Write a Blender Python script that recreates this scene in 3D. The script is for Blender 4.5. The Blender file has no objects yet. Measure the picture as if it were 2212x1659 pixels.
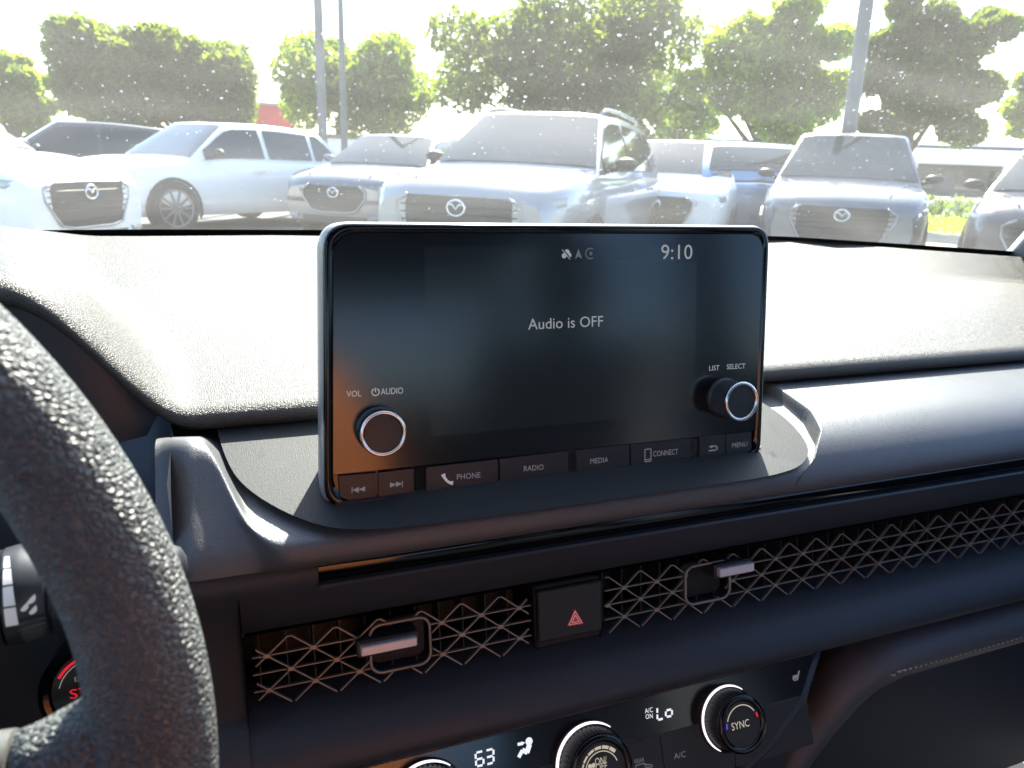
import bpy, math, random
import numpy as np
from mathutils import Vector, Matrix

random.seed(7)
rng = np.random.default_rng(11)
R = math.radians
SC = bpy.context.scene
COL = SC.collection

# ------------------------------------------------------------------ camera
F, CX, CY = 1534.0, 1106.0, 829.5
RW = np.array([[0.9349386, 0.06864537, -0.34810578],
               [-0.35243618, 0.29296281, -0.8887978],
               [0.04097019, 0.95365644, 0.29809535]])
EYE = np.array([0.0, 0.0, 1.17])
cam = bpy.data.cameras.new('camera')
cam.sensor_width = 36.0
cam.lens = 36.0 * F / 2212.0
cam.clip_start, cam.clip_end = 0.02, 2000.0
cam.dof.use_dof = True
cam.dof.focus_distance = 0.50
cam.dof.aperture_fstop = 15.0
cam_ob = bpy.data.objects.new('camera', cam)
COL.objects.link(cam_ob)
M4 = Matrix([[*RW[0], EYE[0]], [*RW[1], EYE[1]], [*RW[2], EYE[2]], [0, 0, 0, 1]])
cam_ob.matrix_world = M4
SC.camera = cam_ob

# ------------------------------------------------------------------ sky, sun, exposure
SUN_AZ, SUN_EL = 24.5, 45.0          # azimuth from the car's forward axis towards its right
world = bpy.data.worlds.new('World')
SC.world = world
world.use_nodes = True
nt = world.node_tree
nt.nodes.clear()
sky = nt.nodes.new('ShaderNodeTexSky')
sky.sky_type = 'NISHITA'
sky.sun_disc = False
sky.sun_elevation = R(SUN_EL)
sky.sun_rotation = R(SUN_AZ)
sky.air_density, sky.dust_density, sky.ozone_density = 1.0, 1.5, 1.6
bg = nt.nodes.new('ShaderNodeBackground')
bg.inputs['Strength'].default_value = 0.125
wo = nt.nodes.new('ShaderNodeOutputWorld')
nt.links.new(sky.outputs[0], bg.inputs[0])
nt.links.new(bg.outputs[0], wo.inputs[0])
sun = bpy.data.lights.new('sun', 'SUN')
sun.energy = 5.0
sun.angle = R(0.55)
sun.color = (1.0, 0.94, 0.84)
sun_ob = bpy.data.objects.new('sun', sun)
COL.objects.link(sun_ob)
sd = Vector((math.sin(R(SUN_AZ)) * math.cos(R(SUN_EL)), math.cos(R(SUN_AZ)) * math.cos(R(SUN_EL)), math.sin(R(SUN_EL))))
sun_ob.rotation_euler = sd.to_track_quat('Z', 'Y').to_euler()
sun_ob.location = sd * 30
vs = SC.view_settings
vs.view_transform = 'Standard'
vs.look = 'None'
vs.exposure = 2.25
vs.gamma = 1.0
vs.use_curve_mapping = False
SC.render.engine = 'CYCLES'
SC.cycles.max_bounces = 8
SC.cycles.diffuse_bounces = 4
SC.cycles.glossy_bounces = 4
SC.cycles.transmission_bounces = 6
SC.cycles.transparent_max_bounces = 24
SC.cycles.sample_clamp_indirect = 6.0
SC.cycles.caustics_reflective = False
SC.cycles.caustics_refractive = False
SC.cycles.use_denoising = True


# ------------------------------------------------------------------ geometry helpers
def ray(px, py):
    d = RW @ np.array([px - CX, CY - py, -F])
    return d / np.linalg.norm(d)


class Pl:
    """a plane leaning back by tilt: u along the car's width, v up the plane, h out of it towards the driver"""
    def __init__(s, p0, tilt):
        t = R(tilt)
        s.p0 = np.array(p0, float)
        s.u = np.array([1.0, 0, 0])
        s.v = np.array([0, math.sin(t), math.cos(t)])
        s.n = np.array([0, -math.cos(t), math.sin(t)])

    def w(s, u, v, h=0.0):
        return tuple(s.p0 + u * s.u + v * s.v + h * s.n)

    def uv(s, px, py, h=0.0):
        d = ray(px, py)
        p = s.p0 + h * s.n
        t = np.dot(p - EYE, s.n) / np.dot(d, s.n)
        q = EYE + t * d - p
        return float(q @ s.u), float(q @ s.v)


def crop(x0, y0, w):
    k = w / 2212.0
    return lambda x, y: ((x0 + x * k) / 1.844485, (y0 + y * k) / 1.844485)


class MB:
    def __init__(s):
        s.v, s.f = [], []

    def add(s, vs, fs):
        b = len(s.v)
        s.v += [tuple(map(float, p)) for p in vs]
        s.f += [tuple(i + b for i in f) for f in fs]

    def grid(s, rows, flip=False, close=False):
        n, m = len(rows), len(rows[0])
        vs = [p for r in rows for p in r]
        fs = []
        for i in range(n - 1):
            for j in range(m if close else m - 1):
                k = (j + 1) % m
                q = (i * m + j, i * m + k, (i + 1) * m + k, (i + 1) * m + j)
                fs.append(q[::-1] if flip else q)
        s.add(vs, fs)

    def box(s, c, d, rz=0.0):
        x, y, z = d[0] / 2, d[1] / 2, d[2] / 2
        ca, sa = math.cos(rz), math.sin(rz)
        vs = []
        for sz in (-z, z):
            for sx, sy in ((-x, -y), (x, -y), (x, y), (-x, y)):
                vs.append((c[0] + sx * ca - sy * sa, c[1] + sx * sa + sy * ca, c[2] + sz))
        s.add(vs, [(3, 2, 1, 0), (4, 5, 6, 7), (0, 1, 5, 4), (1, 2, 6, 5), (2, 3, 7, 6), (3, 0, 4, 7)])

    def tube(s, pts, r, seg=8, caps=True, ry=None):
        pts = [Vector(p) for p in pts]
        n = len(pts)
        rad = r if isinstance(r, (list, tuple)) else [r] * n
        t0 = (pts[1] - pts[0]).normalized()
        up = Vector((0, 0, 1)) if abs(t0.z) < 0.9 else Vector((1, 0, 0))
        a = t0.cross(up).normalized()
        rows = []
        for i in range(n):
            t = (pts[min(i + 1, n - 1)] - pts[max(i - 1, 0)]).normalized()
            a = (a - t * a.dot(t)).normalized()
            b = t.cross(a)
            k = 1.0 if ry is None else ry
            rows.append([tuple(pts[i] + a * math.cos(q) * rad[i] + b * math.sin(q) * rad[i] * k)
                         for q in [2 * math.pi * j / seg for j in range(seg)]])
        base = len(s.v)
        s.grid(rows, close=True)
        if caps:
            s.f.append(tuple(base + j for j in range(seg))[::-1])
            s.f.append(tuple(base + (n - 1) * seg + j for j in range(seg)))

    def slab(s, pl, poly, h0, h1, bev=0.0):
        """extrude a convex-ish outline of (u, v) points between heights, with a small chamfer on the outer face"""
        n = len(poly)
        cu = sum(p[0] for p in poly) / n
        cv = sum(p[1] for p in poly) / n
        ins = []
        for i, (u, v) in enumerate(poly):
            p, q = poly[i - 1], poly[(i + 1) % n]
            ex, ey = q[0] - p[0], q[1] - p[1]
            L = math.hypot(ex, ey) or 1
            nx, ny = -ey / L, ex / L
            if (cu - u) * nx + (cv - v) * ny < 0:
                nx, ny = -nx, -ny
            ins.append((u + nx * bev, v + ny * bev))
        rows = [[pl.w(u, v, h0) for u, v in poly], [pl.w(u, v, h1 - bev) for u, v in poly], [pl.w(u, v, h1) for u, v in ins]]
        b = len(s.v)
        s.grid(rows, close=True)
        s.f.append(tuple(b + 2 * n + j for j in range(n)))
        s.f.append(tuple(b + j for j in range(n))[::-1])

    def lathe(s, pl, u, v, prof, seg=48, a0=0.0, a1=2 * math.pi, cap=False):
        full = abs(a1 - a0 - 2 * math.pi) < 1e-6
        m = seg if full else seg + 1
        rows = [[pl.w(u + r * math.cos(a0 + (a1 - a0) * j / seg), v + r * math.sin(a0 + (a1 - a0) * j / seg), h) for j in range(m)] for r, h in prof]
        b = len(s.v)
        s.grid(rows, close=full)
        if cap:
            s.f.append(tuple(b + (len(prof) - 1) * m + j for j in range(m)))

    def build(s, name, mat=None, parent=None, smooth=False, kind=None, auto=None):
        me = bpy.data.meshes.new(name)
        me.from_pydata(s.v, [], s.f)
        if smooth:
            me.shade_smooth()
            if auto:
                try:
                    me.set_sharp_from_angle(angle=R(auto))
                except Exception:
                    pass
        if mat:
            me.materials.append(mat)
        me.update()
        o = bpy.data.objects.new(name, me)
        COL.objects.link(o)
        if parent is not None:
            o.parent = parent
            if parent.parent is None and parent.type == 'EMPTY' and not parent.get('loc_space'):
                o.location = -parent.location
        if kind:
            o['kind'] = kind
        return o


def thing(name, label, cat, loc=(0, 0, 0), group=None, rz=None):
    o = bpy.data.objects.new(name, None)
    o.empty_display_size = 0.05
    COL.objects.link(o)
    o.location = loc
    if rz is not None:
        o.rotation_euler = (0, 0, rz)
        o['loc_space'] = 1
    o['label'] = label
    o['category'] = cat
    if group:
        o['group'] = group
    return o


def tag(o, label, cat, group=None):
    o['label'] = label
    o['category'] = cat
    if group:
        o['group'] = group
    return o


def sstep(a, b, x):
    t = min(1.0, max(0.0, (x - a) / (b - a)))
    return t * t * (3 - 2 * t)


def lerp(a, b, t):
    return a + (b - a) * t


def itp(x, xs, ys):
    return float(np.interp(x, xs, ys))


def rrect(u0, v0, u1, v1, r, n=5):
    pts = []
    for cx, cy, a in ((u1 - r, v1 - r, 0), (u0 + r, v1 - r, 90), (u0 + r, v0 + r, 180), (u1 - r, v0 + r, 270)):
        for i in range(n + 1):
            q = R(a + 90 * i / n)
            pts.append((cx + r * math.cos(q), cy + r * math.sin(q)))
    return pts


def round_poly(c, r, n=5):
    out = []
    m = len(c)
    for i in range(m):
        p, q, s_ = Vector(c[i - 1]), Vector(c[i]), Vector(c[(i + 1) % m])
        ri = r[i] if isinstance(r, (list, tuple)) else r
        a = q + (p - q).normalized() * ri
        b = q + (s_ - q).normalized() * ri
        for k in range(n + 1):
            t = k / n
            out.append(tuple((1 - t) ** 2 * a + 2 * t * (1 - t) * q + t * t * b))
    return out


# ------------------------------------------------------------------ materials
def mat(name, col, rough=0.5, metal=0.0, spec=0.5, bump=None, coat=0.0, emit=None, vary=None, ior=None, tint=None, sheen=0.0):
    m = bpy.data.materials.new(name)
    m.use_nodes = True
    t = m.node_tree
    b = t.nodes['Principled BSDF']
    b.inputs['Base Color'].default_value = (*col, 1)
    b.inputs['Roughness'].default_value = rough
    b.inputs['Metallic'].default_value = metal
    b.inputs['Specular IOR Level'].default_value = spec
    b.inputs['Coat Weight'].default_value = coat
    b.inputs['Coat Roughness'].default_value = 0.04
    if ior:
        b.inputs['IOR'].default_value = ior
    if emit:
        b.inputs['Emission Color'].default_value = (*emit[0], 1)
        b.inputs['Emission Strength'].default_value = emit[1]
    tc = t.nodes.new('ShaderNodeTexCoord')
    if bump:
        kind, scale, strength, dist = bump
        if kind == 'cell':
            tx = t.nodes.new('ShaderNodeTexVoronoi')
            tx.feature = 'DISTANCE_TO_EDGE'
            tx.inputs['Scale'].default_value = scale
            nz = t.nodes.new('ShaderNodeTexNoise')
            nz.inputs['Scale'].default_value = scale * 0.6
            nz.inputs['Detail'].default_value = 2
            mx = t.nodes.new('ShaderNodeVectorMath')
            mx.operation = 'MULTIPLY_ADD'
            mx.inputs[1].default_value = (0.9 / scale,) * 3
            t.links.new(tc.outputs['Object'], nz.inputs['Vector'])
            t.links.new(nz.outputs['Color'], mx.inputs[0])
            t.links.new(tc.outputs['Object'], mx.inputs[2])
            t.links.new(mx.outputs[0], tx.inputs['Vector'])
            rp = t.nodes.new('ShaderNodeMapRange')
            rp.interpolation_type = 'SMOOTHSTEP'
            rp.inputs['From Max'].default_value = 0.32
            t.links.new(tx.outputs['Distance'], rp.inputs['Value'])
            hsrc = rp.outputs[0]
        else:
            tx = t.nodes.new('ShaderNodeTexNoise')
            tx.inputs['Scale'].default_value = scale
            tx.inputs['Detail'].default_value = 3
            t.links.new(tc.outputs['Object'], tx.inputs['Vector'])
            hsrc = tx.outputs['Fac']
        bp = t.nodes.new('ShaderNodeBump')
        bp.inputs['Strength'].default_value = strength
        bp.inputs['Distance'].default_value = dist
        t.links.new(hsrc, bp.inputs['Height'])
        t.links.new(bp.outputs[0], b.inputs['Normal'])
    if vary:
        vs_, amt = vary
        nz = t.nodes.new('ShaderNodeTexNoise')
        nz.inputs['Scale'].default_value = vs_
        nz.inputs['Detail'].default_value = 5
        rp = t.nodes.new('ShaderNodeMapRange')
        rp.inputs['From Min'].default_value = 0.3
        rp.inputs['From Max'].default_value = 0.7
        rp.inputs['To Min'].default_value = 1 - amt
        rp.inputs['To Max'].default_value = 1 + amt
        hs = t.nodes.new('ShaderNodeHueSaturation')
        hs.inputs['Color'].default_value = (*col, 1)
        t.links.new(tc.outputs['Object'], nz.inputs['Vector'])
        t.links.new(nz.outputs['Fac'], rp.inputs['Value'])
        t.links.new(rp.outputs[0], hs.inputs['Value'])
        t.links.new(hs.outputs[0], b.inputs['Base Color'])
        rr = t.nodes.new('ShaderNodeMapRange')
        rr.inputs['To Min'].default_value = max(0.02, rough - 0.12 * (amt / 0.3))
        rr.inputs['To Max'].default_value = min(1, rough + 0.12 * (amt / 0.3))
        t.links.new(nz.outputs['Fac'], rr.inputs['Value'])
        t.links.new(rr.outputs[0], b.inputs['Roughness'])
    return m


M = {}
M['pad'] = mat('grained_dash_skin', (0.047, 0.043, 0.037), 0.48, spec=0.47, bump=('cell', 850, 0.52, 0.0005), vary=(6, 0.12))
M['fascia'] = mat('grained_fascia_plastic', (0.085, 0.088, 0.094), 0.44, spec=0.85, bump=('cell', 1100, 0.30, 0.0004), vary=(9, 0.1))
M['smooth'] = mat('satin_plastic', (0.046, 0.054, 0.066), 0.40, bump=('noise', 2500, 0.12, 0.0002), vary=(12, 0.12))
M['plinth'] = mat('plinth_plastic', (0.021, 0.023, 0.026), 0.6, spec=0.30, bump=('noise', 1800, 0.6, 0.0005), vary=(12, 0.12))
M['lower'] = mat('matt_lower_plastic', (0.034, 0.043, 0.055), 0.55, bump=('noise', 2200, 0.2, 0.0002), vary=(7, 0.12))  # blue tint puts the cool cast of the shadows into the colour
M['deep'] = mat('black_cavity_plastic', (0.008, 0.008, 0.009), 0.6)
M['leather'] = mat('pebbled_wheel_leather', (0.115, 0.124, 0.122), 0.48, bump=('cell', 480, 0.85, 0.0014), vary=(25, 0.18))
M['gloss'] = mat('piano_black', (0.004, 0.004, 0.005), 0.10, spec=0.45)
M['glass_black'] = mat('display_cover_glass', (0.005, 0.007, 0.009), 0.16, ior=1.62)
M['lcd'] = mat('dark_lcd', (0.005, 0.0075, 0.0085), 0.18, ior=1.62, emit=((0.5, 0.62, 0.6), 0.0010))
M['lcd2'] = mat('dark_lcd_header', (0.005, 0.007, 0.009), 0.16, ior=1.62, emit=((0.4, 0.6, 0.8), 0.0012))
M['button'] = mat('dark_button', (0.018, 0.019, 0.022), 0.42, bump=('noise', 3000, 0.08, 0.0001))
M['housing'] = mat('display_housing', (0.30, 0.30, 0.29), 0.3, metal=0.15, bump=('noise', 900, 0.05, 0.0002), vary=(40, 0.1))
M['chrome'] = mat('satin_chrome', (0.78, 0.78, 0.78), 0.2, metal=1.0, vary=(60, 0.05))
M['silver'] = mat('silver_paint', (0.85, 0.85, 0.87), 0.35, metal=0.15, bump=('noise', 4000, 0.06, 0.0001))
M['mesh'] = mat('bronze_grey_grille', (0.33, 0.29, 0.245), 0.42, metal=0.45, vary=(40, 0.12))
M['print'] = mat('white_print', (0.62, 0.62, 0.63), 0.5, emit=((1, 1, 1), 0.035))
M['printdim'] = mat('dim_grey_print', (0.25, 0.26, 0.27), 0.5, emit=((0.9, 0.95, 1), 0.018))
M['ui'] = mat('screen_text', (0.15, 0.15, 0.15), 0.5, emit=((0.9, 0.95, 1.0), 0.055))
M['uidim'] = mat('screen_icon_dim', (0.05, 0.05, 0.05), 0.5, emit=((0.7, 0.8, 0.9), 0.025))
M['led'] = mat('lit_segment', (0.3, 0.3, 0.3), 0.5, emit=((0.86, 0.9, 1.0), 0.2))
M['arc'] = mat('lit_knob_ring', (0.4, 0.4, 0.4), 0.4, emit=((1.0, 0.93, 0.97), 0.32))
M['ledbrown'] = mat('warm_lit_legend', (0.2, 0.18, 0.14), 0.5, emit=((0.95, 0.88, 0.68), 0.10))
M['red'] = mat('red_legend', (0.45, 0.03, 0.03), 0.5, emit=((1, 0.08, 0.06), 0.03))
M['redlit'] = mat('lit_red_ring', (0.4, 0.01, 0.02), 0.4, emit=((1, 0.02, 0.05), 0.13))
M['bluelit'] = mat('lit_blue_mark', (0.05, 0.03, 0.4), 0.4, emit=((0.15, 0.1, 1.0), 0.12))
M['headliner'] = mat('light_headliner', (0.26, 0.28, 0.30), 0.9, bump=('noise', 600, 0.3, 0.0004))
M['carpet'] = mat('dark_carpet', (0.02, 0.02, 0.021), 0.95, bump=('noise', 700, 0.8, 0.001))
M['tan'] = mat('tan_reflector_leather', (0.72, 0.22, 0.065), 0.5, bump=('cell', 400, 0.4, 0.0006))  # only for the added object that the screen reflects
M['thread'] = mat('tan_thread', (0.60, 0.45, 0.38), 0.7)
M['rubber'] = mat('black_rubber', (0.012, 0.012, 0.013), 0.6)
M['spoke'] = mat('grey_spoke_trim', (0.10, 0.10, 0.095), 0.4, bump=('noise', 1500, 0.25, 0.0003))
M['stalk'] = mat('stalk_plastic', (0.03, 0.032, 0.036), 0.38, bump=('noise', 2200, 0.1, 0.0002))

# outside
M['white_paint'] = mat('white_car_paint', (0.78, 0.78, 0.77), 0.25, coat=0.9)
M['silver_paint'] = mat('silver_car_paint', (0.32, 0.33, 0.34), 0.28, metal=0.5, coat=0.9)
M['grey_paint'] = mat('grey_car_paint', (0.17, 0.18, 0.19), 0.28, metal=0.5, coat=1.0)
M['dark_paint'] = mat('dark_car_paint', (0.045, 0.05, 0.06), 0.25, metal=0.3, coat=1.0)
M['blue_paint'] = mat('blue_car_paint', (0.16, 0.28, 0.42), 0.28, metal=0.5, coat=1.0)
M['tint'] = mat('tinted_car_glass', (0.02, 0.03, 0.034), 0.05, spec=0.5, coat=0.2)
M['clad'] = mat('black_cladding', (0.02, 0.02, 0.021), 0.5)
M['lamp'] = mat('headlamp_glass', (0.25, 0.28, 0.30), 0.08, metal=0.3, coat=1.0)
M['tail'] = mat('red_tail_lamp', (0.35, 0.015, 0.015), 0.15, coat=1.0)
M['alloy'] = mat('alloy_rim', (0.30, 0.30, 0.31), 0.3, metal=0.8)
M['bark'] = mat('bark', (0.10, 0.075, 0.055), 0.9, bump=('noise', 12, 0.8, 0.03), vary=(5, 0.2))
M['pole'] = mat('galvanised_pole', (0.15, 0.155, 0.16), 0.6, metal=0.1, vary=(3, 0.1))
M['maroon'] = mat('maroon_render', (0.30, 0.045, 0.04), 0.8, vary=(0.8, 0.1))
M['bluegrey'] = mat('blue_grey_roof_sheet', (0.10, 0.115, 0.15), 0.6, vary=(0.5, 0.1))
M['wallwhite'] = mat('white_wall_render', (0.72, 0.70, 0.66), 0.8, vary=(0.7, 0.06))
M['wallgrey'] = mat('grey_wall_render', (0.16, 0.155, 0.15), 0.7, vary=(0.9, 0.15))  # plain dark grey, also used for the flat roof and coping
M['shopglass'] = mat('dark_shop_glass', (0.03, 0.035, 0.04), 0.08, spec=0.8)
M['redsign'] = mat('red_sign_paint', (0.5, 0.05, 0.05), 0.6)


def ground_mat(name, c1, c2, sc, rough=0.9, bump=0.3, dist=0.01):
    m = mat(name, c1, rough)
    t = m.node_tree
    b = t.nodes['Principled BSDF']
    tc = t.nodes.new('ShaderNodeTexCoord')
    n1 = t.nodes.new('ShaderNodeTexNoise')
    n1.inputs['Scale'].default_value = sc
    n1.inputs['Detail'].default_value = 8
    n1.inputs['Roughness'].default_value = 0.65
    cr = t.nodes.new('ShaderNodeValToRGB')
    cr.color_ramp.elements[0].position = 0.35
    cr.color_ramp.elements[1].position = 0.68
    cr.color_ramp.elements[0].color = (*c1, 1)
    cr.color_ramp.elements[1].color = (*c2, 1)
    bp = t.nodes.new('ShaderNodeBump')
    bp.inputs['Strength'].default_value = bump
    bp.inputs['Distance'].default_value = dist
    n2 = t.nodes.new('ShaderNodeTexNoise')
    n2.inputs['Scale'].default_value = 60
    n2.inputs['Detail'].default_value = 4
    t.links.new(tc.outputs['Object'], n1.inputs['Vector'])
    t.links.new(tc.outputs['Object'], n2.inputs['Vector'])
    t.links.new(n1.outputs['Fac'], cr.inputs[0])
    t.links.new(cr.outputs[0], b.inputs['Base Color'])
    t.links.new(n2.outputs['Fac'], bp.inputs['Height'])
    t.links.new(bp.outputs[0], b.inputs['Normal'])
    return m


M['asphalt'] = ground_mat('worn_asphalt', (0.10, 0.10, 0.10), (0.19, 0.185, 0.175), 0.7)
M['paint_line'] = ground_mat('road_paint', (0.6, 0.6, 0.58), (0.8, 0.8, 0.78), 3)
M['grass'] = ground_mat('grass_blades', (0.10, 0.19, 0.02), (0.17, 0.28, 0.03), 2)
M['sand'] = ground_mat('dry_verge', (0.30, 0.25, 0.17), (0.42, 0.36, 0.26), 1.5)


def leaf_mat(name, col, col2, tr):
    m = bpy.data.materials.new(name)
    m.use_nodes = True
    t = m.node_tree
    t.nodes.clear()
    g = t.nodes.new('ShaderNodeNewGeometry')
    tc = t.nodes.new('ShaderNodeTexCoord')
    nz = t.nodes.new('ShaderNodeTexNoise')
    nz.inputs['Scale'].default_value = 0.9
    nz.inputs['Detail'].default_value = 3
    ad = t.nodes.new('ShaderNodeMath')
    ad.operation = 'ADD'
    mu = t.nodes.new('ShaderNodeMath')
    mu.operation = 'MULTIPLY'
    mu.inputs[1].default_value = 0.5
    cr = t.nodes.new('ShaderNodeValToRGB')
    cr.color_ramp.elements[0].color = (*col, 1)
    cr.color_ramp.elements[1].color = (*col2, 1)
    cr.color_ramp.elements[0].position = 0.3
    cr.color_ramp.elements[1].position = 0.8
    df = t.nodes.new('ShaderNodeBsdfPrincipled')
    df.inputs['Roughness'].default_value = 0.45
    ts = t.nodes.new('ShaderNodeBsdfTranslucent')
    br = t.nodes.new('ShaderNodeMix')
    br.data_type = 'RGBA'
    br.blend_type = 'MULTIPLY'
    br.inputs[0].default_value = 1.0
    br.inputs[7].default_value = (4.6, 4.2, 0.9, 1)
    mx = t.nodes.new('ShaderNodeMixShader')
    mx.inputs[0].default_value = tr
    o = t.nodes.new('ShaderNodeOutputMaterial')
    L = t.links.new
    L(tc.outputs['Object'], nz.inputs['Vector'])
    L(g.outputs['Random Per Island'], mu.inputs[0])
    L(mu.outputs[0], ad.inputs[0])
    mu2 = t.nodes.new('ShaderNodeMath')
    mu2.operation = 'MULTIPLY'
    mu2.inputs[1].default_value = 0.6
    L(nz.outputs['Fac'], mu2.inputs[0])
    L(mu2.outputs[0], ad.inputs[1])
    L(ad.outputs[0], cr.inputs[0])
    L(cr.outputs[0], df.inputs['Base Color'])
    L(cr.outputs[0], br.inputs[6])
    L(br.outputs[2], ts.inputs['Color'])
    L(df.outputs[0], mx.inputs[1])
    L(ts.outputs[0], mx.inputs[2])
    L(mx.outputs[0], o.inputs[0])
    return m


M['leaf_dark'] = leaf_mat('dark_leaves', (0.035, 0.06, 0.022), (0.085, 0.115, 0.03), 0.48)
M['leaf_mid'] = leaf_mat('mid_leaves', (0.045, 0.08, 0.02), (0.12, 0.165, 0.03), 0.52)
M['leaf_light'] = leaf_mat('light_leaves', (0.06, 0.11, 0.02), (0.17, 0.21, 0.03), 0.56)


def screen_mat():
    m = bpy.data.materials.new('dusty_windscreen_glass')
    m.use_nodes = True
    t = m.node_tree
    t.nodes.clear()
    L = t.links.new
    tc = t.nodes.new('ShaderNodeTexCoord')
    mp = t.nodes.new('ShaderNodeMapping')
    mp.inputs['Scale'].default_value = (1.5, 6.0, 6.0)
    n1 = t.nodes.new('ShaderNodeTexNoise')
    n1.inputs['Scale'].default_value = 3.0
    n1.inputs['Detail'].default_value = 8
    r1 = t.nodes.new('ShaderNodeMapRange')
    r1.inputs['From Min'].default_value = 0.3
    r1.inputs['From Max'].default_value = 0.75
    r1.inputs['To Min'].default_value = DUST[0]
    r1.inputs['To Max'].default_value = DUST[1]
    tr = t.nodes.new('ShaderNodeBsdfTransparent')
    tr.inputs[0].default_value = (0.96, 0.985, 0.975, 1)
    tl = t.nodes.new('ShaderNodeBsdfTranslucent')
    tl.inputs[0].default_value = (1.0, 0.98, 0.93, 1)
    gl = t.nodes.new('ShaderNodeBsdfGlossy')
    gl.inputs['Roughness'].default_value = 0.02
    lw = t.nodes.new('ShaderNodeLayerWeight')
    pw = t.nodes.new('ShaderNodeMath')
    pw.operation = 'POWER'
    pw.inputs[1].default_value = 5.0
    fr = t.nodes.new('ShaderNodeMapRange')
    fr.inputs['To Min'].default_value = 0.06
    fr.inputs['To Max'].default_value = 0.9
    m1 = t.nodes.new('ShaderNodeMixShader')
    m2 = t.nodes.new('ShaderNodeMixShader')
    o = t.nodes.new('ShaderNodeOutputMaterial')
    L(tc.outputs['Object'], mp.inputs[0])
    L(mp.outputs[0], n1.inputs['Vector'])
    L(n1.outputs['Fac'], r1.inputs['Value'])
    L(r1.outputs[0], m1.inputs[0])
    L(tr.outputs[0], m1.inputs[1])
    L(tl.outputs[0], m1.inputs[2])
    L(lw.outputs['Facing'], pw.inputs[0])
    L(pw.outputs[0], fr.inputs['Value'])
    L(fr.outputs[0], m2.inputs[0])
    L(m1.outputs[0], m2.inputs[1])
    L(gl.outputs[0], m2.inputs[2])
    L(m2.outputs[0], o.inputs[0])
    return m


_t = bpy.data.materials.new('tinted_cabin_glass')
_t.use_nodes = True
_n = _t.node_tree
_n.nodes.clear()
_a = _n.nodes.new('ShaderNodeBsdfTransparent')
_a.inputs[0].default_value = (0.42, 0.52, 0.64, 1)
_g = _n.nodes.new('ShaderNodeBsdfGlossy')
_g.inputs['Roughness'].default_value = 0.02
_m = _n.nodes.new('ShaderNodeMixShader')
_m.inputs[0].default_value = 0.06
_o = _n.nodes.new('ShaderNodeOutputMaterial')
_n.links.new(_a.outputs[0], _m.inputs[1])
_n.links.new(_g.outputs[0], _m.inputs[2])
_n.links.new(_m.outputs[0], _o.inputs[0])
M['tintpane'] = _t
DUST = (0.011, 0.023)
M['screen'] = screen_mat()
mw = bpy.data.materials.new('water')
mw.use_nodes = True
_b = mw.node_tree.nodes['Principled BSDF']
_b.inputs['Transmission Weight'].default_value = 1.0
_b.inputs['IOR'].default_value = 1.33
_b.inputs['Roughness'].default_value = 0.02
_mt = mw.node_tree
_tr = _mt.nodes.new('ShaderNodeBsdfTransparent')
_mx = _mt.nodes.new('ShaderNodeMixShader')
_mx.inputs[0].default_value = 0.28
_mt.links.new(_tr.outputs[0], _mx.inputs[1])
_mt.links.new(_b.outputs[0], _mx.inputs[2])
_mt.links.new(_mx.outputs[0], _mt.nodes['Material Output'].inputs[0])
M['water'] = mw


# ------------------------------------------------------------------ lettering
_font_cache = {}


def text_mesh(txt):
    if txt not in _font_cache:
        cu = bpy.data.curves.new('lettering', 'FONT')
        cu.body = txt
        cu.resolution_u = 3
        o = bpy.data.objects.new('lettering', cu)
        COL.objects.link(o)
        dg = bpy.context.evaluated_depsgraph_get()
        me = bpy.data.meshes.new_from_object(o.evaluated_get(dg))
        vs_ = [tuple(v.co) for v in me.vertices]
        fs = [tuple(p.vertices) for p in me.polygons]
        bpy.data.objects.remove(o)
        bpy.data.curves.remove(cu)
        bpy.data.meshes.remove(me)
        xs = [v[0] for v in vs_]
        ys = [v[1] for v in vs_]
        x0, x1, y0, y1 = min(xs), max(xs), min(ys), max(ys)
        _font_cache[txt] = ([((v[0] - x0) / (x1 - x0), (v[1] - y0) / (y1 - y0)) for v in vs_], fs)
    return _font_cache[txt]


def lettering(txt, pl, p_bl, p_br, hh, h, m, parent, name='lettering', rot=None):
    """write txt so that it runs from p_bl to p_br (u, v) with height hh"""
    pts, fs = text_mesh(txt)
    du, dv = p_br[0] - p_bl[0], p_br[1] - p_bl[1]
    L = math.hypot(du, dv)
    a, b = du / L, dv / L
    mb = MB()
    mb.add([pl.w(p_bl[0] + a * x * L - b * y * hh, p_bl[1] + b * x * L + a * y * hh, h) for x, y in pts], fs)
    return mb.build(name, m, parent)


def flat_poly(pl, poly, h, m, parent, name):
    mb = MB()
    mb.add([pl.w(u, v, h) for u, v in poly], [tuple(range(len(poly)))])
    return mb.build(name, m, parent)


def flat_line(mb, pl, pts, w, h):
    for (a, b), (c, d) in zip(pts[:-1], pts[1:]):
        L = math.hypot(c - a, d - b) or 1e-9
        nx, ny = -(d - b) / L * w / 2, (c - a) / L * w / 2
        mb.add([pl.w(a + nx, b + ny, h), pl.w(a - nx, b - ny, h), pl.w(c - nx, d - ny, h), pl.w(c + nx, d + ny, h)], [(0, 1, 2, 3)])


# ================================================================== THE SETTING OUTSIDE
mb = MB()
mb.grid([[(-400 + 40 * j, -300 + 40 * i, -0.004) for j in range(21)] for i in range(21)])
g = mb.build('ground', M['asphalt'])
g['kind'] = 'structure'
mb = MB()
mb.add([(9, 20.0, 0.0), (120, -14, 0.0), (150, 60, 0.0), (20, 90, 0.0)], [(0, 1, 2, 3)])
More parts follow.
